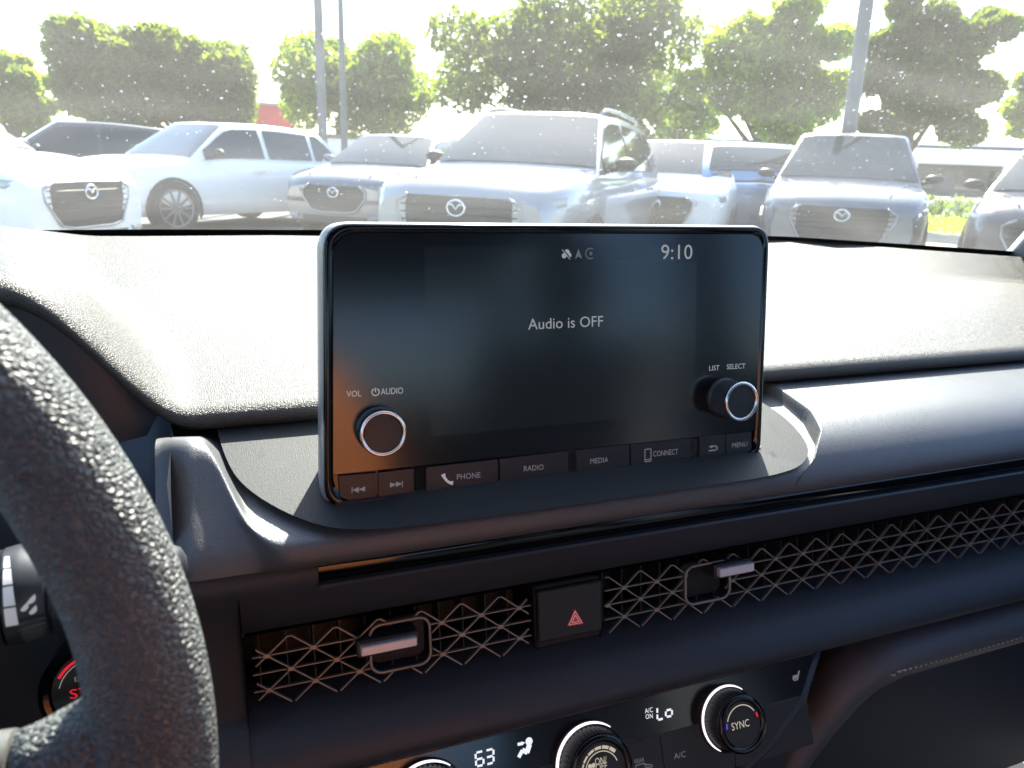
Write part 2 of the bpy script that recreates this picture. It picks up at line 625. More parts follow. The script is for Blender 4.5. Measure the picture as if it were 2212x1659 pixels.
# verge and lawn beyond the car park on the right
def quad(name, pts, m, kind='structure', z=0.0):
    b = MB()
    b.add([(x, y, z) for x, y in pts], [tuple(range(len(pts)))])
    o = b.build(name, M[m])
    if kind:
        o['kind'] = kind
    return o


AX = np.array([0.67, 0.742])     # axis of the opposite row of parked cars (pointing away from us)
SX = np.array([0.742, -0.67])    # along that row, to the right


def P2(a, s):
    """a metres beyond, s metres to the right, measured along the parked row's axes"""
    q = a * AX + s * SX
    return float(q[0]), float(q[1])


quad('verge', [P2(14.2, -2), P2(14.2, 60), P2(19.0, 60), P2(19.0, -2)], 'sand', z=0.004)
quad('lawn', [P2(19.0, -4), P2(19.0, 90), P2(36, 90), P2(36, -4)], 'grass', z=0.008)
quad('road', [P2(36.0, -60), P2(36.0, 90), P2(58.0, 90), P2(58.0, -60)], 'wallwhite', z=0.012)
bpy.data.objects['road'].data.materials[0] = M['paint_line']
for i in range(7):
    b = MB()
    s0 = -2.8 + 2.9 * (i - 1)
    a0, a1 = 4.2, 9.4
    b.add([(*P2(a0, s0 - .05), 0.002), (*P2(a0, s0 + .05), 0.002), (*P2(a1, s0 + .05), 0.002), (*P2(a1, s0 - .05), 0.002)], [(0, 1, 2, 3)])
    o = b.build('parking_line', M['paint_line'])
    o['kind'] = 'structure'


# ------------------------------------------------------------------ foliage
def leaves(name, m, clumps, n, size, parent=None, box=None, shell=0.55, kind=None):
    """thousands of small leaf blades spread through the volume of the clumps (cx,cy,cz,rx,ry,rz)"""
    vol = np.array([c[3] * c[4] * c[5] for c in clumps]) ** 0.75
    idx = rng.choice(len(clumps), n, p=vol / vol.sum())
    c = np.array(clumps)[idx]
    d = rng.normal(size=(n, 3))
    d /= np.linalg.norm(d, axis=1)[:, None]
    rad = rng.uniform(shell ** 3, 1.12, n) ** (1 / 3)
    rad *= 1 + 0.10 * np.sin(d[:, 0] * 9 + c[:, 0]) * np.sin(d[:, 2] * 8 + c[:, 1] * 3)
    if box:
        # squarish clump: push the directions out towards a box
        k = np.abs(d).max(axis=1)
        d = d / (k[:, None] ** box)
    p = c[:, :3] + d * rad[:, None] * c[:, 3:]
    a = rng.normal(size=(n, 3))
    a /= np.linalg.norm(a, axis=1)[:, None]
    b_ = np.cross(a, rng.normal(size=(n, 3)))
    b_ /= np.linalg.norm(b_, axis=1)[:, None]
    s = size * rng.uniform(0.6, 1.5, n)[:, None]
    v = np.stack([p - a * s, p + b_ * s * 0.42, p + a * s, p - b_ * s * 0.42], 1).reshape(-1, 3)
    me = bpy.data.meshes.new(name)
    me.vertices.add(4 * n)
    me.vertices.foreach_set('co', v.ravel())
    me.loops.add(4 * n)
    me.loops.foreach_set('vertex_index', np.arange(4 * n))
    me.polygons.add(n)
    me.polygons.foreach_set('loop_start', np.arange(n) * 4)
    me.polygons.foreach_set('loop_total', np.full(n, 4))
    me.update()
    me.materials.append(m)
    o = bpy.data.objects.new(name, me)
    COL.objects.link(o)
    if parent is not None:
        o.parent = parent
    if kind:
        o['kind'] = kind
    return o


def at(px, py, dist):
    """world point at horizontal distance dist along a sight line"""
    d = ray(px, py)
    return EYE + d * dist / math.hypot(d[0], d[1])


def tree(label, px0, px1, pytop, pybot, dist, leafm, style, n=15000, size=0.13, sub=7, seed=0, dens_gap=False, trunk_px=None):
    rs = np.random.default_rng(seed)
    A, B = at(px0, (pytop + pybot) / 2, dist), at(px1, (pytop + pybot) / 2, dist)
    T, Bo = at((px0 + px1) / 2, pytop, dist), at((px0 + px1) / 2, pybot, dist)
    mid = (A + B) / 2
    W = np.linalg.norm(A - B)
    zt, zb = T[2], Bo[2]
    H = zt - zb
    side = (B - A) / W
    dep = np.array([-side[1], side[0], 0])
    tpx = mid if trunk_px is None else at(trunk_px, pybot, dist)
    root = thing('tree', label, 'tree', (float(tpx[0]), float(tpx[1]), 0), rz=0.0)
    base = np.array([tpx[0], tpx[1], 0.0])
    cl = []
    if style == 'box':
        for i in range(5):
            for j in range(3):
                u = (i - 2) / 2 * 0.36
                v = (j - 1) * 0.27
                w = (j % 2) * 0.1
                c = mid + side * W * u * 1.05 + np.array([0, 0, 0])
                c = c + dep * rs.uniform(-.6, .6)
                cl.append((*(c - base)[:2], (zt + zb) / 2 + H * v + rs.uniform(-.08, .08) * H, W * 0.165, W * 0.17, H * 0.26))
    else:
        nx = 5 if sub > 9 else 4
        nz = 4 if H / W > .45 else 3
        cl.append((*(mid + side * W * .2 - base)[:2], (zt + zb) / 2 - H * .16, W * .22, W * .2, H * .22))
        cl.append((*(mid - side * W * .2 - base)[:2], (zt + zb) / 2 + H * .1, W * .22, W * .2, H * .24))
        for i in range(nx):
            for j in range(nz):
                u = (i / (nx - 1) - .5) * .76 + rs.uniform(-.08, .08)
                v = (j / (nz - 1) - .5) * .74 + rs.uniform(-.10, .10)
                if (u / .42) ** 2 + (v / .50) ** 2 > 1.35 or rs.uniform() < .06:
                    continue
                c = mid + side * W * u + dep * rs.uniform(-.22, .22) * W
                r = W / nx * rs.uniform(.48, .85)
                cl.append((*(c - base)[:2], (zt + zb) / 2 + H * v, r * 1.1, r * 1.1, min(r * 0.8, H * 0.24)))
        cl.append((*(mid - base)[:2], (zt + zb) / 2, W * 0.33, W * 0.30, H * 0.36))
    leaves('crown', leafm, cl, n, size, root, box=0.35 if style == 'box' else None, shell=0.35)
    b = MB()
    top = (zt + zb) / 2
    wob = [rs.uniform(-.12, .12) for _ in range(4)]
    b.tube([(0, 0, -0.05), (wob[0], wob[1], top * 0.35), (wob[2], wob[3], top * 0.7), (mid - base + np.array([0, 0, top]))[:3] if False else (wob[0], wob[2], top)],
           [0.24, 0.18, 0.14, 0.08], 8)
    for c in cl[:9]:
        h0 = top * rs.uniform(0.32, 0.55)
        b.tube([(wob[0] * .8, wob[1] * .8, h0), (c[0] * 0.5, c[1] * 0.5, lerp(h0, c[2], 0.55)), (c[0], c[1], c[2])], [0.09, 0.055, 0.02], 5)
    b.build('trunk', M['bark'], root, smooth=True)
    return root


tree('low pale green tree at the left edge behind dark sedan', -60, 120, 110, 290, 33, M['leaf_mid'], 'round', 9000, .15, 9, 3, trunk_px=30)
tree('dense tree clipped into a flat topped block behind parked white hatchback', 128, 535, 62, 268, 26, M['leaf_dark'], 'box', 34000, .125, 9, 5, trunk_px=395)
tree('round bushy tree just right of the two slender lamp posts', 625, 955, 80, 285, 34, M['leaf_mid'], 'round', 14000, .16, 11, 8, trunk_px=830)
tree('tall dark broad tree behind the silver wagon with roof rails', 975, 1462, -20, 275, 25, M['leaf_dark'], 'round', 24000, .13, 13, 12, trunk_px=1230)
tree('bright yellow green tree left of the thick leaning lamp post', 1490, 1835, -5, 300, 23, M['leaf_light'], 'round', 24000, .12, 12, 20, trunk_px=1640)
tree('large spreading tree between thick lamp post and blue roofed building', 1865, 2165, -25, 312, 21, M['leaf_dark'], 'round', 26000, .12, 12, 77, trunk_px=1960)
tree('light green tree cut off by right edge of the view', 2190, 2420, 120, 300, 18, M['leaf_light'], 'round', 6000, .12, 8, 41)
tree('distant dark tree in the gap right of the silver wagon', 1395, 1560, 150, 300, 44, M['leaf_mid'], 'round', 7000, .2, 7, 43)

# hedge along the lawn at right
hl = []
for i in range(34):
    x, y = P2(27.0, 0 + i * 0.95)
    hl.append((x, y, 0.34, 0.6, 0.6, 0.40))
hroot = thing('hedge', 'low clipped dark green hedge along the lawn beyond parked cars', 'hedge', (0, 0, 0), rz=0.0)
leaves('foliage', M['leaf_dark'], hl, 15000, 0.07, hroot, shell=0.2)
gl = []
for i in range(30):
    x, y = P2(19.6 + 6 * rng.uniform(), 1 + i * 0.6)
    gl.append((x, y, 0.03, 1.6, 1.6, 0.05))
gr = leaves('grass', M['leaf_light'], gl, 14000, 0.06, None, shell=0.1, kind='stuff')

# ------------------------------------------------------------------ buildings
def seg_building():
    # long low building with a blue-grey roof beyond the road, at right
    a0 = 70.0
    bx, by = P2(a0, 30)
    root = thing('shop_building', 'long low building with blue grey roof and white fascia beyond the hedge', 'building', (bx, by, 0), rz=0.0)
    ang = math.atan2(SX[1], SX[0])

    def bl(s0, s1, d0, d1, z0, z1, name, m):
        b = MB()
        cs, cd = (s0 + s1) / 2, (d0 + d1) / 2
        c = P2(a0 + cd, cs)
        b.box((c[0] - bx, c[1] - by, (z0 + z1) / 2), (s1 - s0, d1 - d0, z1 - z0), ang)
        return b.build(name, M[m], root)
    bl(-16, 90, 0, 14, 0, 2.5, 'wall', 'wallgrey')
    bl(-17, 91, -2.2, -0.02, 2.42, 2.85, 'fascia', 'wallwhite')
    v = []
    for s, d, z in ((-17, -2.0, 2.87), (91, -2.0, 2.87), (91, 14, 5.0), (-17, 14, 5.0), (-17, 14, 2.5), (91, 14, 2.5)):
        c = P2(a0 + d, s)
        v.append((c[0] - bx, c[1] - by, z))
    b = MB()
    b.add(v, [(0, 1, 2, 3), (3, 2, 5, 4)])
    b.build('roof', M['bluegrey'], root)
    bl(-17, 91, 5.6, 6.1, 3.75, 4.15, 'ridge_step', 'bluegrey')
    for i in range(16):
        bl(-13 + i * 6.2, -8.4 + i * 6.2, -0.08, -0.005, 0.5, 2.1, 'window', 'shopglass')
    for i in range(18):
        bl(-16.5 + i * 6.2, -16.2 + i * 6.2, -2.1, -1.8, 0, 2.41, 'column', 'wallwhite')


seg_building()
c = at(555, 240, 58)
root = thing('maroon_building', 'flat roofed maroon building seen between the trees at left', 'building', (c[0], c[1], 0), rz=-0.05)
b = MB()
b.box((0, 0, 2.1), (5.0, 5, 4.2))
b.build('wall', M['maroon'], root)
b = MB()
b.box((0, 0, 4.3), (5.2, 5.2, 0.2))
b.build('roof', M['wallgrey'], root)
b = MB()
b.box((-0.6, -2.52, 1.6), (1.8, 0.04, 1.2))
b.build('window', M['shopglass'], root)
c = at(960, 300, 45)
root = thing('signed_wall', 'low pale wall with a small red sign behind the parked cars', 'wall', (c[0], c[1], 0), rz=-0.35)
b = MB()
b.box((0, 0, 1.05), (16, 0.3, 2.1))
b.build('wall_face', M['wallwhite'], root)
b = MB()
b.box((0, 0, 2.2), (16.2, 0.5, 0.25))
b.build('coping', M['wallgrey'], root)
b = MB()
b.box((0.6, -0.17, 1.75), (1.3, 0.04, 0.3))
b.build('sign_board', M['redsign'], root)
# white boundary wall on the far side of the lawn, seen under the building at right
root = thing('boundary_wall', 'low white boundary wall behind the hedge at right', 'wall', (*P2(34, 15), 0), rz=math.atan2(SX[1], SX[0]))
b = MB()
b.box((0, 0, 0.22), (90, 0.25, 0.45))
b.build('wall_face', M['wallwhite'], root)

# lamp posts
def post(label, px, pyb, dist, r0, r1, h, lean=0.0, arm=1):
    p = at(px, pyb, dist)
    root = thing('lamp_post', label, 'lamp post', (p[0], p[1], 0), 'lamp posts of the car park', rz=0.0)
    b = MB()
    b.tube([(0, 0, 0.0), (lean * .5, 0, h / 2), (lean, 0, h)], [r0, (r0 + r1) / 2, r1], 16)
    b.build('pole', M['pole'], root, smooth=True, auto=40)
    b = MB()
    b.lathe(Pl((0, 0, 0), -90), 0, 0, [(r0 * 2.2, 0), (r0 * 2.2, 0.03), (r0 * 1.2, 0.05)], 16, cap=True)
    b.build('base_plate', M['pole'], root)
    b = MB()
    b.tube([(lean, 0, h - .1), (lean + arm * .9, 0.1, h + .1)], [r1 * .8, r1 * .6], 8)
    b.build('arm', M['pole'], root)
    b = MB()
    b.box((lean + arm * 1.2, 0.1, h + .1), (0.7, 0.3, 0.12))
    b.build('lamp_head', M['pole'], root)


post('thick grey lamp post, leftmost of the three posts', 697, 290, 17.0, .105, .075, 8.5)
post('slender grey lamp post right beside the thicker left post', 743, 280, 22.0, .10, .06, 9.0, arm=1)
post('thickest grey lamp post rising behind the dark grey front facing car', 1842, 290, 13.0, .115, .09, 8.0, lean=-.38)


# ------------------------------------------------------------------ parked cars
def car(label, paint, pos, back, L=4.5, W=1.84, H=1.66, hood=1.07, belt=1.06, nose=0.93, wsb=1.15, rf=1.95, rr=0.75, rb=0.1, rails=False,
        cladding=True, group='cars parked across the car park', boot=None, wr=0.36, big_grille=True):
    """pos: ground point under the middle of the front bumper; back: direction pointing to the tail"""
    ang = math.atan2(-back[1], -back[0])
    root = thing('parked_car', label, 'car', (pos[0], pos[1], 0), group, rz=ang)
    P = M[paint]
    hw = W / 2
    roof0, roof1 = rf, L - rr

    def wid(d):
        return hw * (1 - 0.20 * math.exp(-d / 0.22) - 0.14 * math.exp(-(L - d) / 0.25))

    def deck(d):
        if d < wsb:
            t = d / wsb
            return nose + (hood - nose) * (1 - (1 - t) ** 2.2)
        if boot:
            return lerp(hood, belt, min(1, (d - wsb) / 0.5))
        return lerp(hood, belt, min(1, (d - wsb) / 0.5))

    ds = [0, .03, .08, .16, .28, .45, .65, .9, wsb, wsb + .3] + [lerp(wsb + .5, L - .5, k / 8) for k in range(9)] + [L - .3, L - .15, L - .06, L - .02, L]
    rows = []
    for d in ds:
        w, z = wid(d), deck(d)
        e = math.exp(-d / .07) * .10
        er = math.exp(-(L - d) / .08) * .10
        z -= e + er
        zb = 0.24 + e * .6
        sec = [(-w * .88, zb), (-w * .97, zb + .10), (-w, zb + .30), (-w * .995, z - .22), (-w * .965, z - .09), (-w * .90, z - .03), (-w * .60, z + .004),
               (0, z + .018)]
        sec = sec + [(-y, zz) for y, zz in sec[:-1][::-1]]
        rows.append([(-d, y, zz) for y, zz in sec])
    b = MB()
    b.grid(rows)
    n = len(rows[0])
    b.f.append(tuple(range(n)))
    b.f.append(tuple(len(b.v) - n + j for j in range(n))[::-1])
    b.build('body', P, root, smooth=True, auto=38)

    # greenhouse
    def rz_(d):
        if d < roof0:
            t = (d - wsb) / (roof0 - wsb)
            return lerp(hood - .01, H - .035, t ** 0.93)
        if d > roof1:
            t = (L - rb - d) / (L - rb - roof1)
            return lerp(belt - .01, H - .06, max(0, t) ** 0.8)
        t = (d - roof0) / (roof1 - roof0)
        return H - .035 + .035 * math.sin(math.pi * min(1, t * 1.05 + .02)) - .025 * t

    def wb_(d):
        return wid(d) * .925

    def wt_(d):
        k = (rz_(d) - belt) / (H - belt)
        return lerp(wb_(d), hw * .69, max(0, min(1, k)))

    def sidept(d, t, off=0.0):
        z0, z1 = deck(d) - .03, rz_(d) - .035
        z = lerp(z0, z1, t)
        y = lerp(wb_(d), wt_(d), t) + off
        return (y, z)

    gs = [lerp(wsb, roof0, k / 6) for k in range(6)] + [lerp(roof0, roof1, k / 8) for k in range(9)] + [lerp(roof1, L - rb, k / 5) for k in range(1, 6)]
    rows = []
    for d in gs:
        w0, w1, z1 = wb_(d), wt_(d), rz_(d)
        z0 = deck(d) - .06
        z1 = max(z1, z0 + .02)
        sec = [(-w0, z0), (-lerp(w0, w1, .5), lerp(z0, z1 - .035, .5)), (-w1, z1 - .035), (-w1 * .93, z1 - .008), (-w1 * .6, z1 + .006), (0, z1 + .012)]
        sec = sec + [(-y, zz) for y, zz in sec[:-1][::-1]]
        rows.append([(-d, y, zz) for y, zz in sec])
    b = MB()
    b.grid(rows)
    b.build('roof', P, root, smooth=True, auto=42)
    # windscreen and rear window, sitting just proud of the shell
    def screen(d0, d1, name, k0, k1):
        rws = []
        for i in range(7):
            d = lerp(d0, d1, i / 6)
            w1, z1 = wt_(d), rz_(d)
            kk = lerp(k0, k1, i / 6)
            off = .006
            rws.append([(-d + (off if d1 < L / 2 or name == 'windscreen' else -off), y * w1 * kk, z1 + .012 + off - .010 * abs(y) ** 1.5 - (0.022 * max(0, abs(y) * kk - .85) / .15))
                        for y in [-1, -.8, -.5, 0, .5, .8, 1]])
        q = MB()
        q.grid(rws)
        q.build(name, M['tint'], root, smooth=True)
    screen(wsb + .06, roof0 - .05, 'windscreen', .97, .93)
    screen(roof1 + .10, L - rb - .12, 'rear_window', .86, .88)
    # side windows
    cuts = [(roof0 - .52, roof0 + .55), (roof0 + .64, roof1 - .28), (roof1 - .20, roof1 + .28)]
    for s in (-1, 1):
        for d0, d1 in cuts:
            rws = []
            for i in range(8):
                d = lerp(d0, d1, i / 7)
                hi = rz_(d) - deck(d)
                tt = .90 if hi > .25 else .8
                lo = .09
                if d < roof0 - .3:
                    tt = .86
                if d > roof1:
                    tt = .82 - (d - roof1) * .9
                    lo = .25
                rws.append([(-d, s * (sidept(d, t)[0] + .008), sidept(d, t)[1]) for t in (lo, .5 if tt > .5 else (lo + tt) / 2, max(tt, lo + .02))])
            q = MB()
            q.grid(rws, flip=(s < 0))
            q.build('side_window', M['tint'], root, smooth=True)
        # mirror
        q = MB()
        dm = wsb + .42
        q.tube([(-dm, s * (wb_(dm) + .0), deck(dm) + .02), (-dm + .02, s * (wb_(dm) + .10), deck(dm) + .06)], .03, 6)
        for k in range(1):
            rr_ = []
            for i in range(7):
                ph = math.pi * (i / 6 - .5)
                rr_.append([(-dm + .02 + .06 * math.cos(ph) * math.cos(a_), s * (wb_(dm) + .15) + .11 * math.sin(ph), deck(dm) + .085 + .06 * math.cos(ph) * math.sin(a_))
                            for a_ in [2 * math.pi * j / 10 for j in range(10)]])
            q.grid(rr_, close=True)
        q.build('mirror', P if not cladding else M['clad'], root, smooth=True)
        for dd in (roof0 + .38, roof1 - .45):
            q = MB()
            q.box((-dd, s * (wid(dd) + .012), belt - .17), (.2, .025, .03))
            q.build('door_handle', M['alloy'] if not cladding else P, root)
        if rails:
            q = MB()
            pts = []
            for i in range(9):
                d = lerp(roof0 + .05, roof1 - .02, i / 8)
                lift = .045 if 0 < i < 8 else .0
                pts.append((-d, s * wt_(d) * .93, rz_(d) + lift))
            q.tube(pts, .018, 6)
            q.build('roof_rail', M['silver_paint'], root, smooth=True)
    # wheels
    for d in (.86, L - .92):
        for s in (-1, 1):
            q = MB()
            yw = wid(d) + .004
            arch = [(-d + (wr + .055) * math.cos(a_), s * (yw + (.012)), wr + (wr + .055) * math.sin(a_)) for a_ in [math.pi * j / 16 * 1.24 - .38 for j in range(17)]]
            inner = [(-d + (wr + .005) * math.cos(a_), s * (yw + .012), wr + (wr + .005) * math.sin(a_)) for a_ in [math.pi * j / 16 * 1.24 - .38 for j in range(17)]]
            back_ = [(-d + (wr + .065) * math.cos(a_), s * (yw - .05), wr + (wr + .065) * math.sin(a_)) for a_ in [math.pi * j / 16 * 1.24 - .38 for j in range(17)]]
            q.grid([back_, arch, inner])
            q.build('wheel_arch', M['clad'] if cladding else P, root)
            plw = Pl((-d, s * (yw + .016), wr), 0)
            q = MB()
            def ringrow(r, yy):
                return [(-d + r * math.cos(2 * math.pi * j / 24), s * yy, wr + r * math.sin(2 * math.pi * j / 24)) for j in range(24)]
            q.grid([ringrow(wr, yw - .18), ringrow(wr, yw + .0), ringrow(wr - .03, yw + .02), ringrow(wr - .09, yw + .02), ringrow(wr - .10, yw - .02), ringrow(.03, yw - .03)], close=True)
            t_ = q.build('wheel', M['rubber'], root, smooth=True, auto=40)
            q = MB()
            q.grid([ringrow(wr - .095, yw + .018), ringrow(wr - .125, yw + .012)], close=True)
            for k in range(10):
                a_ = 2 * math.pi * k / 10
                ca, sa = math.cos(a_), math.sin(a_)
                for wdt in (0.016,):
                    q.add([(-d + r * ca - o_ * sa, s * (yw + .014), wr + r * sa + o_ * ca) for r, o_ in ((.02, -.02), (wr - .11, -wdt), (wr - .11, wdt), (.02, .02))], [(0, 1, 2, 3)])
            q.build('rim', M['alloy'], t_)
    # front end
    def fr(y, z, off=0.0):
        """a point on the nose, following its curved plan"""
        k = min(1.0, abs(y) / (hw * .8))
        dd = .30 * max(0, k - .45) ** 2
        return (-dd + .012 + off, y, z)
    gt = nose - .09
    gb = .42
    gw = .56 if big_grille else .48
    outline = [(-gw * .80, gt), (-gw, gt - .06), (-gw * .98, gt - .16), (-gw * .72, gb + .03), (-gw * .45, gb), (gw * .45, gb), (gw * .72, gb + .03), (gw * .98, gt - .16), (gw, gt - .06), (gw * .80, gt)]
    q = MB()
    zs = [gb, gb + .03, gt - .16, gt - .06, gt]
    hwz = [gw * .45, gw * .72, gw * .98, gw, gw * .80]
    rws = []
    for z, w_ in zip(zs, hwz):
        rws.append([fr(w_ * k / 8, z) for k in range(-8, 9)])
    q.grid(rws)
    q.build('grille', M['clad'], root)
    q = MB()
    for j in range(1, 7):
        z = lerp(gb + .02, gt - .02, j / 7)
        w_ = np.interp(z, zs, hwz) - .02
        q.tube([fr(w_ * k / 4, z, .006) for k in range(-4, 5)], .006, 4)
    q.build('grille_bars', M['rubber'], root)
    q = MB()
    edge = [fr(-hwz[i], zs[i], .01) for i in (4, 3, 2, 1, 0)] + [fr(hwz[i], zs[i], .01) for i in range(4)]
    edge.append(fr(hwz[4], zs[4], .01))
    q.tube(edge, .014, 6)
    q.build('grille_surround', M['alloy'], root, smooth=True)
    # round winged emblem
    q = MB()
    ec = gt - .09
    q.tube([(.028, .078 * math.cos(a_), ec + .062 * math.sin(a_)) for a_ in [2 * math.pi * j / 20 for j in range(21)]], .010, 6, caps=False)
    q.tube([(.028, -.070, ec + .020), (.030, -.030, ec + .028), (.032, 0, ec - .012), (.030, .030, ec + .028), (.028, .070, ec + .020)], .009, 6)
    q.build('emblem', M['chrome'], root, smooth=True)
    for s in (-1, 1):
        q = MB()
        rws = []
        for i in range(7):
            t = i / 6
            y = lerp(gw + .03, hw * .93, t)
            dd = .30 * max(0, min(1, y / (hw * .8)) - .45) ** 2 + (max(0, y - hw * .80) ** 1.3) * 2.2
            x = -dd + .022
            z0, z1 = lerp(gt - .10, gt - .04, t), lerp(gt - .015, gt + .035, t)
            rws.append([(x, s * y, z0), (x + .006, s * y, (z0 + z1) / 2), (x - .012, s * y, z1)])
        q.grid(rws, flip=(s > 0))
        q.build('headlight', M['lamp'], root, smooth=True)
        q = MB()
        q.tube([(0.0, s * .55, .36), (-.03, s * .70, .37)], .035, 8)
        q.build('fog_light', M['lamp'], root)
        q = MB()
        yt = hw * .72
        q.box((-L - .004 + .0, s * yt * .83, belt - .18), (.03, .36, .12))
        q.build('tail_light', M['tail'], root)
    q = MB()
    rws = [[fr(.70 * hw * k / 4, z, .004) for k in range(-4, 5)] for z in (.27, .37)]
    q.grid(rws)
    q.build('lower_intake', M['clad'], root)
    # seam of the bonnet
    for s in (-1, 1):
        q = MB()
        q.tube([(-lerp(.14, wsb, i / 7), s * lerp(.46, .72, i / 7) * hw / .92, deck(lerp(.14, wsb, i / 7)) + .004 - .028 * math.exp(-lerp(.14, wsb, i / 7) / .07)) for i in range(8)], .008, 4)
        q.build('bonnet_crease', P, root, smooth=True)
    return root


def cpos(px, dist, py=445):
    p = at(px, py, dist)
    return (float(p[0]), float(p[1]))


ROW = (0.67, 0.742)
car('grey station wagon with roof rails, largest car seen above the screen', 'silver_paint', cpos(988, 5.9), ROW, L=4.6, H=1.69, hood=1.12, belt=1.11, nose=.98, rails=True)
car('dark grey car seen straight from the front, right of the screen', 'grey_paint', cpos(1822, 9.0), (.70, .714), L=4.5, H=1.74, hood=1.1, belt=1.09)
car('white car cut off at the left edge with wide black grille and round emblem', 'white_paint', cpos(196, 8.0), (-.87, .49), L=4.4, H=1.60, nose=.92, hood=1.06)
car('white hatchback parked side on with black wheel arches', 'white_paint', cpos(168, 11.6), (.80, .60), L=4.35, H=1.58, nose=.88, hood=1.02, belt=1.04, rr=.6)
car('dark grey saloon with black side windows left of the wagon', 'grey_paint', cpos(722, 10.2), (.62, .785), L=4.6, H=1.53, hood=1.02, belt=1.03, nose=.86, rr=1.1, rb=.45, cladding=False, big_grille=False)
car('white car nose on, hidden behind the wagon at its right', 'white_paint', cpos(1412, 9.4), ROW, L=4.4, H=1.60, big_grille=False)
car('light blue car seen from the rear with red tail lamp', 'blue_paint', (8.55, 12.2), (-.42, -.91), L=4.5, H=1.62)
car('black car with white roof line cut off at the right edge', 'dark_paint', cpos(2335, 8.4), (.85, .53), L=4.4, H=1.60, hood=1.06)
car('dark saloon with tinted windows in the far row at left', 'dark_paint', cpos(-150, 15.8), (.95, .30), L=4.7, H=1.56, nose=.8, hood=.98, belt=1.0, rr=1.0, rb=.4)
car('dark wagon far behind the white hatchback near the lamp posts', 'grey_paint', cpos(640, 21.0), (-.5, -.86), L=4.6, H=1.7)
car('small dark car far off between saloon and wagon', 'dark_paint', cpos(930, 17.5), (.3, .95), L=4.4, H=1.5)
car('grey car far off, half hidden behind the light blue car', 'grey_paint', cpos(1700, 19.0), (.6, .8), L=4.4, H=1.5)

# ================================================================== OUR CAR
# ------------------------------------------------------------------ windscreen
def ws_base(x):
    return itp(x, [-.75, -.45, -.1, .2, .6, .78, .90, 1.0, 1.08], [.76, .88, .935, .945, .935, .89, .80, .72, .66])


def ws_pt(x, t, off=0.0):
    """t = 0 at the cowl, 1 at the roof"""
    xb = .177 + (x - .177)
    xt = .177 + (x - .177) * .82
    y0, z0 = ws_base(x), 1.066
    y1, z1 = .20 + .03 * (1 - ((x - .177) / .8) ** 2), 1.44
    y = lerp(y0, y1, t)
    z = lerp(z0, z1, t) + .035 * math.sin(math.pi * t) - .02 * ((x - .177) / .8) ** 2 * t
    n = Vector((0, .45, .9)).normalized()
    return (lerp(xb, xt, t), y + n.y * off, z + n.z * off)


wsx = [lerp(-.70, 1.04, i / 40) for i in range(41)]
ws = thing('windscreen', 'dusty raked windscreen of our own car, spotted with water drops', 'windscreen', (.177, .9, 1.07))
b = MB()
b.grid([[ws_pt(x, j / 14, 0) for x in wsx] for j in range(15)])
b.grid([[ws_pt(x, j / 14, .005) for x in wsx] for j in range(15)], flip=True)
glass = b.build('glass', M['screen'], ws, smooth=True)
b = MB()
b.grid([[ws_pt(x, t, -.002) for x in wsx] for t in (-.02, .034)])
b.build('black_border', M['deep'], ws)
# water drops on the outer face
b = MB()
for i in range(3600):
    x = rng.uniform(-.35, .95)
    t = rng.uniform(.06, .62)
    if rng.uniform() > 0.35 + 0.5 * t + 0.25 * (x > .3):
        continue
    r = float(np.clip(rng.lognormal(math.log(.00070), .38), .0004, .0017))
    c = Vector(ws_pt(x, t, .0052))
    du = (Vector(ws_pt(x + .01, t, .0052)) - c).normalized()
    dv = (Vector(ws_pt(x, t + .01, .0052)) - c).normalized()
    nn = du.cross(dv).normalized()
    if nn.z < 0:
        nn = -nn
    el = rng.uniform(1.0, 1.7)
    rows = []
    for k in range(4):
        ph = k / 4 * math.pi / 2
        rows.append([tuple(c + du * r * math.cos(ph) * math.cos(a) + dv * r * el * math.cos(ph) * math.sin(a) + nn * r * .55 * math.sin(ph)) for a in [2 * math.pi * j / 8 for j in range(8)]])
    base = len(b.v)
    b.grid(rows, close=True)
    b.f.append(tuple(base + 24 + j for j in range(8)))
    b.f.append(tuple(base + j for j in range(8))[::-1])
b.build('water_drops', M['water'], ws, smooth=True, kind='stuff')

# ------------------------------------------------------------------ cabin shell (roof, pillars, doors, floor)
cab = []
b = MB()
b.box((.177, -.95, 1.485), (1.30, 2.36, .03))
for o in [b.build('ceiling', M['headliner'])]:
    cab.append(o)
b = MB()
for s, x0, x1 in ((-1, -.72, -.43), (1, 1.06, .78)):
    b.tube([(x0, .70 if s > 0 else .74, 1.05), (lerp(x0, x1, .5), .47, 1.29), (x1, .20, 1.47)], .035, 8)
cab.append(b.build('windscreen_pillars', M['headliner'], smooth=True))
b = MB()
b.box((-.64, -.75, .75), (.06, 2.9, .62))
b.box((-.50, -.45, 1.22), (.05, .12, .55))
b.box((-.52, -1.75, 1.22), (.05, .25, .55))
cab.append(b.build('wall_left', M['lower']))
b = MB()
b.box((1.03, -.75, .75), (.06, 2.9, .62))
b.box((.88, -.45, 1.22), (.05, .12, .55))
b.box((.90, -1.75, 1.22), (.05, .25, .55))
cab.append(b.build('wall_right', M['lower']))
b = MB()
b.box((.177, -.6, .30), (1.8, 3.2, .04))
b.box((.177, -2.15, .68), (1.7, .06, .75))
b.box((.177, .72, .62), (1.75, .05, .66))
cab.append(b.build('floor', M['carpet']))
for o in cab:
    o['kind'] = 'structure'


